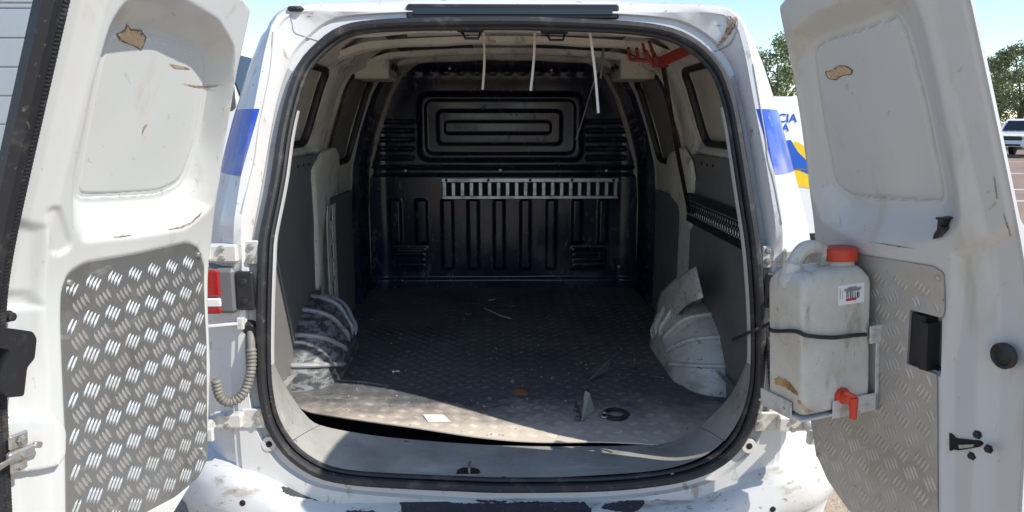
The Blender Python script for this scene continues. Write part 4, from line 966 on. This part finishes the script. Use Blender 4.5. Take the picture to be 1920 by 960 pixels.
hp = [DQ(DR, .19, b, a) for a, b in [onU(DR, *q, .19) for q in [(1484, 518), (1489, 492), (1503, 470), (1522, 463), (1539, 469), (1548, 488), (1549, 512)]]]
mb = MB(); mb.tube(spline(hp, 6), [.024] * 6 + [.017] * 20 + [.019] * 11, 10); mb.build('handle', m_can, can)
mb = MB(); mb.lathe(DQ(DR, .19, .07, onU(DR, 1490, 520, .19)[0]), DR.A, [(0, .040), (.02, .038), (.036, .028), (.042, .014)], 18); mb.build('handle_root', m_can, can)
# paper label with bar code
def lab(px0, py0, px1, py1, w, m, name, parent, off):
    a, b = onU(DR, px0, py0, CU1 + off), onU(DR, px1, py1, CU1 + off)
    mb = MB().box(DQ(DR, CU1 + off, (a[1] + b[1]) / 2, (a[0] + b[0]) / 2), (w, abs(b[0] - a[0]), abs(b[1] - a[1])), ax); return mb.build(name, m, parent, smooth=False)
lb = lab(1572, 536, 1620, 566, .0008, m_paper, 'label_sticker', can, .0006)
rb = random.Random(2); x = 1587.0
while x < 1613:
    wd = rb.choice([.8, 1.2, 2.0]); lab(x, 547, x + wd, 558, .0004, m_ink, 'bar_code', lb, .0013); x += wd + rb.choice([1.0, 1.5, 2.2])
for (x0, y0, x1, y1, m_) in ((1590, 538.3, 1606, 539.8, m_inkg), (1583, 541.4, 1615, 542.2, m_inkg), (1586, 543.8, 1612, 544.5, m_inkg), (1586, 560, 1606, 562, m_inkr), (1575, 541, 1576, 561, m_inkg), (1579, 546, 1579.7, 560, m_inkg)): lab(x0, y0, x1, y1, .0004, m_, 'printed_line', lb, .0013)
# tap: boss, body, key and spout
w_, v_ = onU(DR, 1578, 742, CU1); mb = MB(); mb.lathe(DQ(DR, CU1 - .004, v_, w_), DR.U, [(0, .021), (.010, .020), (.012, .014), (.034, .013), (.036, .009)], 18)
w2, v2 = onU(DR, 1600, 752, CU1 + .03)
mb.bar(DQ(DR, CU1 + .020, v_ + .018, w_ + .012), DQ(DR, CU1 + .032, v_ + .004, w2 - .004), .012, .014, DR.U, .003)
tp = mb.build('tap', m_orange, can, angle=40)
mb = MB(); mb.tube([DQ(DR, CU1 + .030, v_ + .004, w2), DQ(DR, CU1 + .031, v_ - .020, w2), DQ(DR, CU1 + .031, v_ - .046, w2 + .001)], [.011, .0095, .0075], 12); mb.build('spout', m_orange, tp)
t_can = bvh_of(cb)
for i, pl in enumerate([[(1452, 712), (1462, 706), (1478, 714), (1492, 730), (1496, 742), (1484, 734), (1470, 724), (1455, 722)], [(1496, 748), (1512, 764), (1536, 778), (1520, 778), (1503, 766)]]): decal('rust_stain', m_rust, can, t_can, pl, .0009, 1.4, 7 + i, 2.0)
ov = []
for k in range(20):
    t = 2 * math.pi * k / 20; ov.append((1474 + 13 * math.cos(t), 618 + 30 * math.sin(t)))
pts = []
for q in ov:
    h_ = t_can.ray_cast(Vector(CAM), Vector(ray(*q)).normalized())
    if h_[0]: pts.append(np.array(h_[0]))
if len(pts) > 10: mb = MB(); mb.tube(pts, .0018, 6, closed=True, caps=False); mb.build('embossed_ring', m_can, can)

# elastic strap from the wheel arch round the can to the bracket tab
t_ar = bvh_of(arch_r); h_ = t_ar.ray_cast(Vector(CAM), Vector(ray(1370, 638)).normalized())
p0 = np.array(h_[0]) if h_[0] else onX(1370, 638, .74)
def q_(px, py, u): a, b = onU(DR, px, py, u); return DQ(DR, u, b, a)
sp_ = [p0, onY(1390, 630, .12), onY(1408, 622, -.03), onRear(1432, 612, -.05), q_(1447, 606, .10), DQ(DR, CU0 + .02, onU(DR, 1462, 612, CU0)[1], CW1 + .005), DQ(DR, CU1 - .02, onU(DR, 1500, 625, CU1)[1], CW1 + .005), q_(1512, 629, CU1 + .004), q_(1560, 633, CU1 + .005), q_(1600, 629, CU1 + .008), q_(1624, 627, CU1 + .011)]
mb = MB(); mb.tube(resample(spline(sp_, 8), 120), .0046, 8); st = mb.build('elastic_strap', m_rubber)
tag(st, 'black elastic strap stretched round the jerrycan to the wheel arch', 'strap')
mb = MB(); mb.tube([onRear(1440, 600, -.035), onRear(1450, 604, -.045), onRear(1458, 614, -.06)], .005, 8); mb.build('hook', m_bolt, st)

# ------------------------------------------------------------------ loose things in the bay
def ftop(x, y): return float(floor_z(x, y))
def onFloor(px, py, dz=0.0):
    p = onZ(px, py, ZF + dz)
    for i in range(4): p = onZ(px, py, ftop(p[0], p[1]) + dz)
    return p
# white paper card
P = [onFloor(*q, .003) for q in ((793, 777), (831, 777), (845, 790), (803, 791))]
mb = MB(); mb.add(P + [p - np.array([0, 0, .0012]) for p in P], [(0, 1, 2, 3), (7, 6, 5, 4), (0, 4, 5, 1), (1, 5, 6, 2), (2, 6, 7, 3), (3, 7, 4, 0)])
tag(mb.build('paper_card', m_paper, smooth=False), 'small white card lying in the sunlit strip of the cargo floor', 'card')
# brown scrap
m_brown = mat('brown_scrap', (.27, .115, .05), .85, layers=[(60, .45, .65, (.14, .06, .03), .8, None, None)])
pl = [(962, 731), (968, 726), (978, 726), (984, 729), (991, 731), (993, 736), (988, 740), (975, 739), (964, 737)]
P = [onFloor(*q, .003) for q in pl]; c = np.mean(P, 0); mb = MB(); mb.loft([[p - np.array([0, 0, .003]) for p in P], P, [c + (p - c) * .55 + np.array([0, 0, .007]) for p in P]], caps=True)
tag(mb.build('brown_scrap', m_brown), 'small rusty brown scrap lying mid floor of the cargo bay', 'scrap')
m_gsteel = mat('grey_green_steel', (.20, .21, .19), .5, .4, layers=[(25, .45, .7, (.10, .10, .095), .8, None, .7), (60, .6, .7, (.2, .12, .07), .6, None, None)])
m_dsteel = mat('dark_steel', (.12, .122, .13), .5, .4, layers=[(25, .5, .7, (.10, .095, .09), .7, None, .7)])
def angle_bracket(name, base_px, tip_px, m, label):
    """bent steel bracket: a flat foot on the floor and a leaning upright blade"""
    foot = [onFloor(*q, .004) for q in base_px]; y = np.mean([foot[1][1], foot[2][1]])
    blade = [onY(*q, y + .02) for q in tip_px]
    root = empty(name, tuple(np.mean(foot, 0) - np.array([0, 0, .004]))); tag(root, label, 'bracket')
    def slab(P, th, nm):
        P = [np.asarray(p) for p in P]; nrm = np.cross(P[1] - P[0], P[2] - P[0]); nrm /= np.linalg.norm(nrm)
        mb = MB(); n = len(P); mb.add(P + [p + nrm * th for p in P], [tuple(range(n))[::-1], tuple(range(n, 2 * n))] + [(i, (i + 1) % n, n + (i + 1) % n, n + i) for i in range(n)]); return mb.build(nm, m, root, smooth=False)
    slab(foot, .003, 'foot'); slab([foot[2], foot[1]] + blade, .003, 'blade'); return root, foot
r1, ft = angle_bracket('steel_bracket', [(1076, 756), (1090, 789), (1092, 789), (1081, 752)], [(1115, 768), (1106, 738), (1097, 732), (1094, 745)], m_gsteel, 'bent grey steel bracket standing on the floor beside the dark coil')
for q in ((1081, 767), (1083, 785)): bolt(r1, onFloor(*q, .009), (0, 0, 1), .010, .008, m_dsteel)
angle_bracket('steel_bracket', [(1094, 700), (1104, 713), (1106, 713), (1102, 703)], [(1141, 694), (1145, 672), (1128, 685), (1112, 700)], m_dsteel, 'dark bent steel bracket lying further in, nearer the right wheel arch')
# coil of black rubber / grommet with bright ring
root = empty('rubber_coil', tuple(onFloor(1155, 778))); tag(root, 'flat dark rubber coil with a pale ring, right of the grey bracket', 'coil')
c = onFloor(1155, 778, .005); mb = MB(); mb.tube([c + np.array([.044 * math.cos(t) * (1 - .02 * t), .05 * math.sin(t) * (1 - .02 * t), .0006 * t]) for t in np.linspace(0, 4.2 * math.pi, 90)], .0055, 8); mb.build('loop', m_rubber, root)
c = onFloor(1133, 778, .012); mb = MB(); mb.tube([c + np.array([.011 * math.cos(t), .013 * math.sin(t), .003 * math.sin(t)]) for t in np.linspace(0, 2 * math.pi, 20, endpoint=False)], .004, 8, closed=True, caps=False); mb.build('ring', m_rail, root)
# small hardware on the floor
def small_bolt(px, py, ang, L, label, m=None):
    p = onFloor(px, py, .005); d = np.array([math.cos(ang), math.sin(ang), 0]); mb = MB()
    mb.lathe(p, d, [(0, .008), (.006, .008), (.0061, .0042), (L, .004), (L + .0005, .001)], 8)
    tag(mb.build('loose_bolt', m or m_bolt, smooth=False), label, 'bolt', 'loose hardware on the cargo floor')
small_bolt(735, 697, .3, .03, 'loose bolt lying on the dark floor in front of the left wheel arch')
small_bolt(1036, 709, 2.0, .008, 'tiny brassy nut on the floor up and right of the brown scrap')
small_bolt(917, 748, 1.0, .008, 'tiny bright nut on the floor left of the brown scrap', m_rail)
small_bolt(961, 715, 1.0, .006, 'tiny pale nut just behind the brown scrap')
small_bolt(1246, 709, 2.6, .035, 'dark bolt on the floor beside the right wheel arch', m_dsteel)
small_bolt(872, 589, .1, .03, 'dark bolt far in on the cargo floor', m_dsteel)
mb = MB(); mb.tube(spline([onFloor(*q, .003) for q in ((908, 578), (922, 584), (940, 592), (958, 597))], 6), .0022, 6)
tag(mb.build('wire_scrap', m_tie), 'thin pale curved wire scrap far in on the dark floor', 'wire')
mb = MB(); mb.tube([onFloor(*q, .003) for q in ((916, 563), (929, 561))], .002, 6)
tag(mb.build('wire_scrap', m_tie), 'short pale straw of wire just behind the curved wire scrap', 'wire')
# debris scattered on the sunlit edge: crumbs nobody would count
rd = random.Random(11); mb = MB()
for k in range(420):
    px, py = rd.uniform(540, 1350), rd.uniform(560, 835); p = onFloor(px, py)
    if p[1] < np.interp(p[0], EX, EY) + .01 or abs(p[0]) > .64: continue
    s_ = rd.choice([.0012, .0015, .002, .003]); mb.box(p + np.array([0, 0, s_ * .6 + .001]), (s_ * rd.uniform(1, 2.4), s_ * rd.uniform(1, 2), s_), None)
tag(mb.build('floor_grit', mat('grit', (.30, .25, .19), .9, layers=[(200, .4, .6, (.55, .52, .46), .8, None, None)]), smooth=False), 'scattered grit and crumbs on the cargo floor', 'grit', kind='stuff')

# cable ties hanging from the roof
for (a, b, y0, w, lab_) in (((907, 78), (905, 168), .62, .0040, 'white cable tie hanging from the roof, left of the three'), ((1003, 62), (995, 170), .45, .0040, 'white cable tie hanging from the roof, middle of the three'),
                       ((1104, 66), (1122, 212), .34, .0040, 'long white cable tie hanging from the roof, right of the three')):
    A_, B_ = onY(*a, y0), onY(*b, y0); A_ = A_ + np.array([0, 0, .03]); mb = MB()
    mid = (A_ + B_) / 2 + np.array([.004, .006, 0]); mb.tube(spline([A_, mid, B_], 8), w, 6, flat=.45); mb.box(A_, (.012, .010, .014), None, .002)
    tag(mb.build('cable_tie', m_tie), lab_, 'cable tie', 'cable ties hanging from the roof')
mb = MB(); mb.tube(spline([onY(1137, 75, 1.0), onY(1110, 165, 1.05), onY(1098, 205, 1.1), onY(1080, 262, 1.15)], 6), .0026, 6)
tag(mb.build('hanging_wire', m_wire), 'thin grey wire dangling from the roof behind the right cable tie', 'wire')
mb = MB(); mb.tube([onY(1133, 80, .9), onY(1126, 147, .9)], .004, 6, flat=.5)
tag(mb.build('cable_tie', m_wire), 'dull grey cable tie hanging beside the thin wire', 'cable tie')
# roof clips (grab hooks) on the header beam
for (x, y, mir) in ((882, 61, 1), (1040, 64, -1)):
    p = onY(x, y, .27); mb = MB(); mb.box(p + np.array([0, 0, .008]), (.082, .03, .014), None, .005)
    mb.tube([p + np.array([-.026, 0, .004]), p + np.array([-.014, -.012, -.018]), p + np.array([.024, -.012, -.018]), p + np.array([.030, 0, .004])], .0042, 8); mb.build('roof_clip', m_plastic, van)
# red hook rack wedged under the roof corner
root = empty('red_hook_rack', tuple(onY(1235, 118, .55))); tag(root, 'dark red metal rack with upright prongs under the right roof corner', 'rack')
Yk = .50
mb = MB(); mb.bar(onY(1235, 118, Yk), onY(1306, 86, Yk - .14), .008, .036, (0, 0, 1), .003); mb.box(onY(1238, 116, Yk), (.055, .008, .035), None, .003); mb.build('arm', m_redm, root)
mb = MB(); mb.tube([onY(1180, 111, Yk + .02), onY(1205, 113, Yk + .02), onY(1240, 116, Yk)], .0065, 8); mb.build('spine', m_redm, root)
for (b, t) in (((1181, 110), (1178, 90)), ((1197, 111), (1194, 91)), ((1214, 112), (1205, 82)), ((1232, 115), (1217, 78))):
    mb = MB(); mb.tube([onY(*b, Yk + .015), onY((b[0] + t[0]) / 2 - 1, (b[1] + t[1]) / 2, Yk), onY(*t, Yk - .02)], [.006, .0058, .005], 8); mb.build('prong', m_redm, root)
mb = MB(); mb.tube([onY(1224, 120, Yk), onY(1210, 95, Yk - .02)], .006, 8); mb.build('prong', m_redm, root)
# black rod leaning from the rack to the rail
a, b = onY(1243, 120, .56), np.array(wall_pt(1, onWall(1292, 398, 1, .07)[0], onWall(1292, 398, 1, .07)[1], .07))
mb = MB(); mb.tube([a, a * .5 + b * .5 + np.array([-.004, 0, 0]), b], [.0085, .0085, .0075], 10)
rod = tag(mb.build('steel_rod', m_rod), 'long dark steel rod leaning from the red rack to the perforated rail', 'rod')
mb = MB(); mb.lathe(b + np.array([.0, .05, .004]), (0.1, -1, 0), [(0, .002), (.03, .008), (.06, .012), (.062, .007), (.09, .005)], 10); mb.build('tip', m_plastic, rod)

# ------------------------------------------------------------------ background vehicles
def gnd(px, d, z=0.0):
    """point on the ground at photo column px, d metres beyond the camera"""
    p = onY(px, 300, CAM[1] + d); return np.array([p[0], p[1], z])
# box truck parked across on the left, seen behind the left door
TY = 6.2
truck = empty('box_truck', (-6.5, TY + 1.1, 0)); tag(truck, 'pale grey aluminium box truck parked behind the left door', 'truck')
bx0, bx1, bz0, bz1 = -10.2, -4.75, 1.27, 3.75
mb = MB().box(((bx0 + bx1) / 2, TY + 1.15, (bz0 + bz1) / 2), (bx1 - bx0, 2.26, bz1 - bz0), None, .03); bodyt = mb.build('cargo_box', m_alu, truck)
zz = bz0 + .06; k = 0
while zz < bz1 - .1:                                      # horizontal pressed boards, ribbed towards the top
    hgt = .055 if zz > 2.6 else .30
    MB().box(((bx0 + bx1) / 2, TY + .012, zz + hgt / 2), (bx1 - bx0 - .1, .03, hgt - .012), None, .008).build('side_board', m_alu, truck); zz += hgt; k += 1
for xx in np.arange(bx0 + .05, bx1, .9): MB().box((xx, TY - .008, (bz0 + bz1) / 2), (.07, .02, bz1 - bz0 - .05), None, .004).build('post', m_alu, truck)
MB().box(((bx0 + bx1) / 2, TY + .03, 1.22), (bx1 - bx0, .08, .09), None, .01).build('bed_rail', m_wood, truck)
MB().box(((bx0 + bx1) / 2, TY + 1.1, .95), (bx1 - bx0, 1.0, .30), None, .02).build('chassis', m_dark, truck)
pr = [(-4.6, .55), (-2.75, .55), (-2.70, 1.0), (-2.78, 1.55), (-3.05, 2.45), (-3.3, 2.6), (-4.6, 2.6)]
mb = MB(); mb.prism(rounded(pr, .1, 4), lambda a, b, d: (a, TY + d, b), .06, 2.1); mb.build('cab', m_vwhite, truck)
mb = MB(); mb.prism(rounded([(-4.2, 1.62), (-3.02, 1.62), (-3.22, 2.35), (-4.2, 2.35)], .06, 3), lambda a, b, d: (a, TY + d, b), .045, .062); mb.build('cab_window', m_glass, truck)
mb = MB().add([(-2.77, TY + .2, 1.62), (-2.77, TY + 1.95, 1.62), (-3.03, TY + 1.95, 2.42), (-3.03, TY + .2, 2.42)], [(0, 1, 2, 3)]); mb.build('windscreen', m_glass, truck)
mb = MB(); mb.box((-2.9, TY - .12, 1.95), (.10, .22, .36), None, .04); mb.tube([(-3.0, TY + .05, 2.2), (-2.92, TY - .08, 2.15)], .015, 8); mb.build('mirror', m_plastic, truck)
def wheel_y(parent, c, r, w, sgn):
    mb = MB(); mb.lathe(np.asarray(c) + np.array([0, w / 2, 0]), (0, sgn, 0), [(-w, r * .6), (-w, r * .93), (-w + .03, r), (-.03, r), (0, r * .93), (0, r * .6)], 24); o = mb.build('wheel', m_tyre, parent)
    mb = MB(); mb.lathe(np.asarray(c) + np.array([0, sgn * w * .5 if sgn < 0 else w * .5, 0]), (0, sgn, 0), [(-.03, r * .6), (0, r * .55), (-.02, r * .3), (.0, r * .15)], 20); mb.build('rim', m_hub, o)
for xx in (-9.0, -7.9, -3.7):
    for yy in (TY + .22, TY + 1.9): wheel_y(truck, (xx, yy, .45), .45, .26, -1)

# van with blue and yellow livery on the right
PY = 7.0
pv = empty('livery_van', (4.0, PY + .95, 0)); tag(pv, 'white van with blue lettering and blue and yellow livery behind the right pillar', 'van')
xl, xr = 1.55, 6.1
pr = [(xl, .30), (xr - .1, .30), (xr, .6), (xr - .05, 1.0), (xr - .95, 1.2), (xr - 1.6, 1.86), (xr - 1.95, 1.96), (xl + .15, 1.96), (xl, 1.75)]
mb = MB(); P = rounded(pr, .10, 4); rows = []
for (d, kz) in ((0.0, .96), (.025, .985), (.08, 1), (1.82, 1), (1.875, .985), (1.9, .96)): rows.append([(xl + 2.2 + (a - xl - 2.2) * (1 if kz == 1 else .995), PY + d, b if b < 1.1 else 1.1 + (b - 1.1) * kz) for a, b in P])
mb.loft(rows, caps=True); mb.build('van_body', m_vwhite, pv, angle=50)
def side(a, b, d=0.0): return (a, PY - .002 - d, b)
def sticker(name, m, poly, d=.0): mb = MB(); mb.prism(poly, lambda a, b, dd: side(a, b, dd), d, d + .002); return mb.build(name, m, pv, smooth=False)
def pvp(px, py): p = onY(px, py, PY); return (p[0], p[2])
sticker('blue_swoosh', m_vblue, [pvp(1440, 270), pvp(1482, 262), pvp(1496, 285), pvp(1530, 318), pvp(1620, 360), pvp(1620, 372), pvp(1496, 318), pvp(1470, 316), pvp(1440, 300)], .003)
sticker('yellow_swoosh', m_vyel, [pvp(1440, 262), pvp(1496, 266), pvp(1530, 290), pvp(1700, 360), pvp(1700, 380), pvp(1500, 350), pvp(1440, 352)], .0005)
sticker('body_groove', m_grey, [pvp(1440, 315), pvp(1700, 318), pvp(1700, 321), pvp(1440, 318)], .004)
def text(s_, size, pos, m, parent, name='lettering', right=True):
    cu = bpy.data.curves.new(name, 'FONT'); cu.body = s_; cu.size = size; cu.extrude = .001; cu.offset = size * .012; cu.align_x = 'RIGHT' if right else 'LEFT'
    o = bpy.data.objects.new('tmp', cu); COL.objects.link(o); bpy.context.view_layer.update()
    me = bpy.data.meshes.new_from_object(o.evaluated_get(bpy.context.evaluated_depsgraph_get())); bpy.data.objects.remove(o)
    me.materials.append(m); ob = bpy.data.objects.new(name, me); COL.objects.link(ob); ob.parent = parent; ob.matrix_parent_inverse = WM(parent).inverted()
    ob.location = pos; ob.rotation_euler = (math.radians(90), 0, 0); return ob
h_ = pvp(1480, 212)[1] - pvp(1480, 229)[1]
p = pvp(1494, 229); text('CIA', h_ * 1.36, side(p[0], p[1], .004), m_vblue, pv)
p = pvp(1479, 246); text('A', h_ * 1.2, side(p[0], p[1], .004), m_vblue, pv)
mb = MB(); mb.prism(rounded([(xr - 2.3, 1.25), (xr - 1.2, 1.25), (xr - 1.75, 1.75), (xr - 2.3, 1.80)], .05, 3), lambda a, b, d: side(a, b, d), 0, .006); mb.build('cab_window', m_glass, pv)
for xx in (xl + .9, xr - .95):
    for yy in (PY + .10, PY + 1.75): wheel_y(pv, (xx, yy, .34), .34, .22, -1)

# white pickup far right, three quarter front view
def pickup(origin, rot, label):
    r_ = empty('pickup_truck', origin); tag(r_, label, 'pickup'); R_ = Matrix.Rotation(rot, 4, 'Z')
    parts = []
    W = .92
    def bl(mbx, name, m, par=None): o = mbx.build(name, m, None, angle=40); parts.append((o, par)); return o
    low = [(-2.6, .55), (-2.0, .50), (1.9, .50), (2.5, .55), (2.58, .75), (2.52, 1.02), (2.3, 1.10), (1.05, 1.18), (-2.6, 1.15)]
    mb = MB(); P = rounded(low, .06, 3); mb.loft([[(a, y, b) for a, b in P] for y in (-W + .06, -W, W, W - .06)], caps=True)
    rows = []
    body_ = bl(mb, 'body', m_vwhite)
    cab_ = [(-1.0, 1.14), (1.05, 1.16), (.35, 1.72), (.1, 1.80), (-.85, 1.80), (-1.0, 1.70)]
    mb = MB(); P = rounded(cab_, .08, 3); mb.loft([[(a, y * (1 - .17 * max(0, b - 1.15)), b) for a, b in P] for y in (-W + .04, W - .04)], caps=True); bl(mb, 'cabin', m_vwhite)
    for s_ in (-1, 1):
        for (q0, q1, q2, q3) in (((-.86, 1.22), (-.05, 1.22), (-.05, 1.68), (-.86, 1.68)), ((.05, 1.22), (.80, 1.22), (.30, 1.64), (.05, 1.68))):
            mb = MB(); mb.prism([q0, q1, q2, q3], lambda a, b, d, s_=s_: (a, s_ * ((W - .04) * (1 - .17 * max(0, b - 1.15)) + d), b), 0, .008); bl(mb, 'side_window', m_glass)
        mb = MB().box((2.54, s_ * .68, .93), (.10, .34, .14), None, .03); bl(mb, 'headlight', m_lensw)
        mb = MB().box((.85, s_ * (W + .10), 1.25), (.10, .16, .16), None, .03); bl(mb, 'mirror', m_vwhite)
        for xx in (-1.6, 1.62):
            mb = MB(); mb.lathe((xx, s_ * .72, .39), (0, s_, 0), [(0, .30), (0, .37), (.03, .39), (.21, .39), (.24, .36), (.24, .25)], 22); bl(mb, 'wheel', m_tyre)
            mb = MB(); mb.lathe((xx, s_ * .94, .39), (0, s_, 0), [(0, .26), (.02, .24), (.008, .1)], 18); bl(mb, 'wheel_rim', m_hub)
            mb = MB(); mb.tube([(xx + .47 * math.cos(t), s_ * W, .42 + .47 * math.sin(t)) for t in np.linspace(0, math.pi, 14)], .05, 8); bl(mb, 'arch_flare', m_vwhite)
            mb = MB(); mb.lathe((xx, s_ * (W - .03), .44), (0, s_, 0), [(0, .44), (.034, .44)], 22); bl(mb, 'wheel_well', m_dark)
    mb = MB().add([(.98, -.74, 1.22), (.98, .74, 1.22), (.42, .68, 1.69), (.42, -.68, 1.69)], [(0, 1, 2, 3)]); mb.v = [(x + .03, y, z + .02) for x, y, z in mb.v]; bl(mb, 'windscreen', m_glass)
    mb = MB().box((2.56, 0, .90), (.08, .92, .20), None, .03); bl(mb, 'grille', m_plastic)
    mb = MB().box((2.58, 0, .62), (.16, 1.74, .20), None, .05); bl(mb, 'front_bumper', m_vwhite)
    mb = MB().box((2.65, 0, .60), (.05, .9, .10), None, .02); bl(mb, 'lower_intake', m_plastic)
    r_.rotation_euler = (0, 0, rot)
    for o, _ in parts: o.parent = r_
    return r_
g = gnd(1921, 36)
pickup((g[0] - .1, g[1], 0), math.radians(222), 'white pickup parked far right beyond the open door')

# ------------------------------------------------------------------ trees beyond the car park
def make_tree(seed, h, r):
    rn = random.Random(seed); root = empty('pepper_tree', (0, 0, 0))
    mb = MB(); th = h * .42; mb.tube([(0, 0, -.1), (.1, .05, th * .5), (.0, .1, th)], [.24, .19, .14], 10); limbs = []
    for k in range(7):
        a = k * 2 * math.pi / 7 + rn.uniform(-.3, .3); e = (r * .62 * math.cos(a), r * .62 * math.sin(a), th + h * rn.uniform(.18, .42)); limbs.append(e)
        mb.tube([(0, .08, th * rn.uniform(.7, .98)), (e[0] * .5, e[1] * .5, (th + e[2]) / 2), e], [.09, .06, .025], 6)
    mb.build('trunk', m_bark, root)
    cl = []
    for k in range(60):
        a, q = rn.uniform(0, 2 * math.pi), rn.uniform(.1, 1) ** .6; zz = rn.uniform(-.75, 1); rad = r * q * math.sqrt(max(.05, 1 - zz * zz))
        cl.append((rad * math.cos(a), rad * math.sin(a), h * .60 + zz * h * .38, rn.uniform(.35, .75)))
    vs, fs = [], []
    for (cx, cy_, cz, cr) in cl:
        for k in range(130):
            while True:
                d = np.array([rn.uniform(-1, 1) for _ in range(3)])
                if d @ d < 1: break
            p = np.array([cx, cy_, cz]) + d * cr * np.array([1, 1, .8]); p[2] -= abs(rn.gauss(0, .12))
            a = rn.uniform(0, 2 * math.pi); L, w = rn.uniform(.10, .22), rn.uniform(.035, .06); dr = np.array([math.cos(a) * .7, math.sin(a) * .7, -rn.uniform(.2, 1.1)]); dr /= np.linalg.norm(dr)
            sd_ = np.cross(dr, [rn.uniform(-1, 1), rn.uniform(-1, 1), .3]); sd_ /= np.linalg.norm(sd_) + 1e-9; o = len(vs)
            vs += [p - sd_ * w * .2, p + dr * L * .4 + sd_ * w, p + dr * L, p + dr * L * .4 - sd_ * w]; fs.append((o, o + 1, o + 2, o + 3))
    mb = MB(); mb.v = [tuple(p) for p in vs]; mb.f = fs; mb.build('crown', m_leaf, root, smooth=False, fix=False); return root
protos = [make_tree(5, 6.4, 2.9), make_tree(9, 6.0, 3.1)]
spots = [(1452, 33, 0, .84, 'tall loose green tree between the van roof corner and the right door'), (1906, 46, 1, 1.06, 'green tree above the white pickup at the far right'),
         (1860, 50, 0, .92, 'green tree just beyond the top edge of the right door'), (2040, 44, 0, 1.1, None)]
used = set()
for (px, d, k, sc, lab_) in spots:
    t_ = protos[k] if k not in used else copy_tree(protos[k]); used.add(k)
    q = gnd(px, d); t_.location = q; t_.scale = (sc, sc, sc); t_.rotation_euler = (0, 0, px * .7)
    tag(t_, lab_ or 'green tree past the right edge, behind the white pickup', 'tree', 'trees beyond the car park')
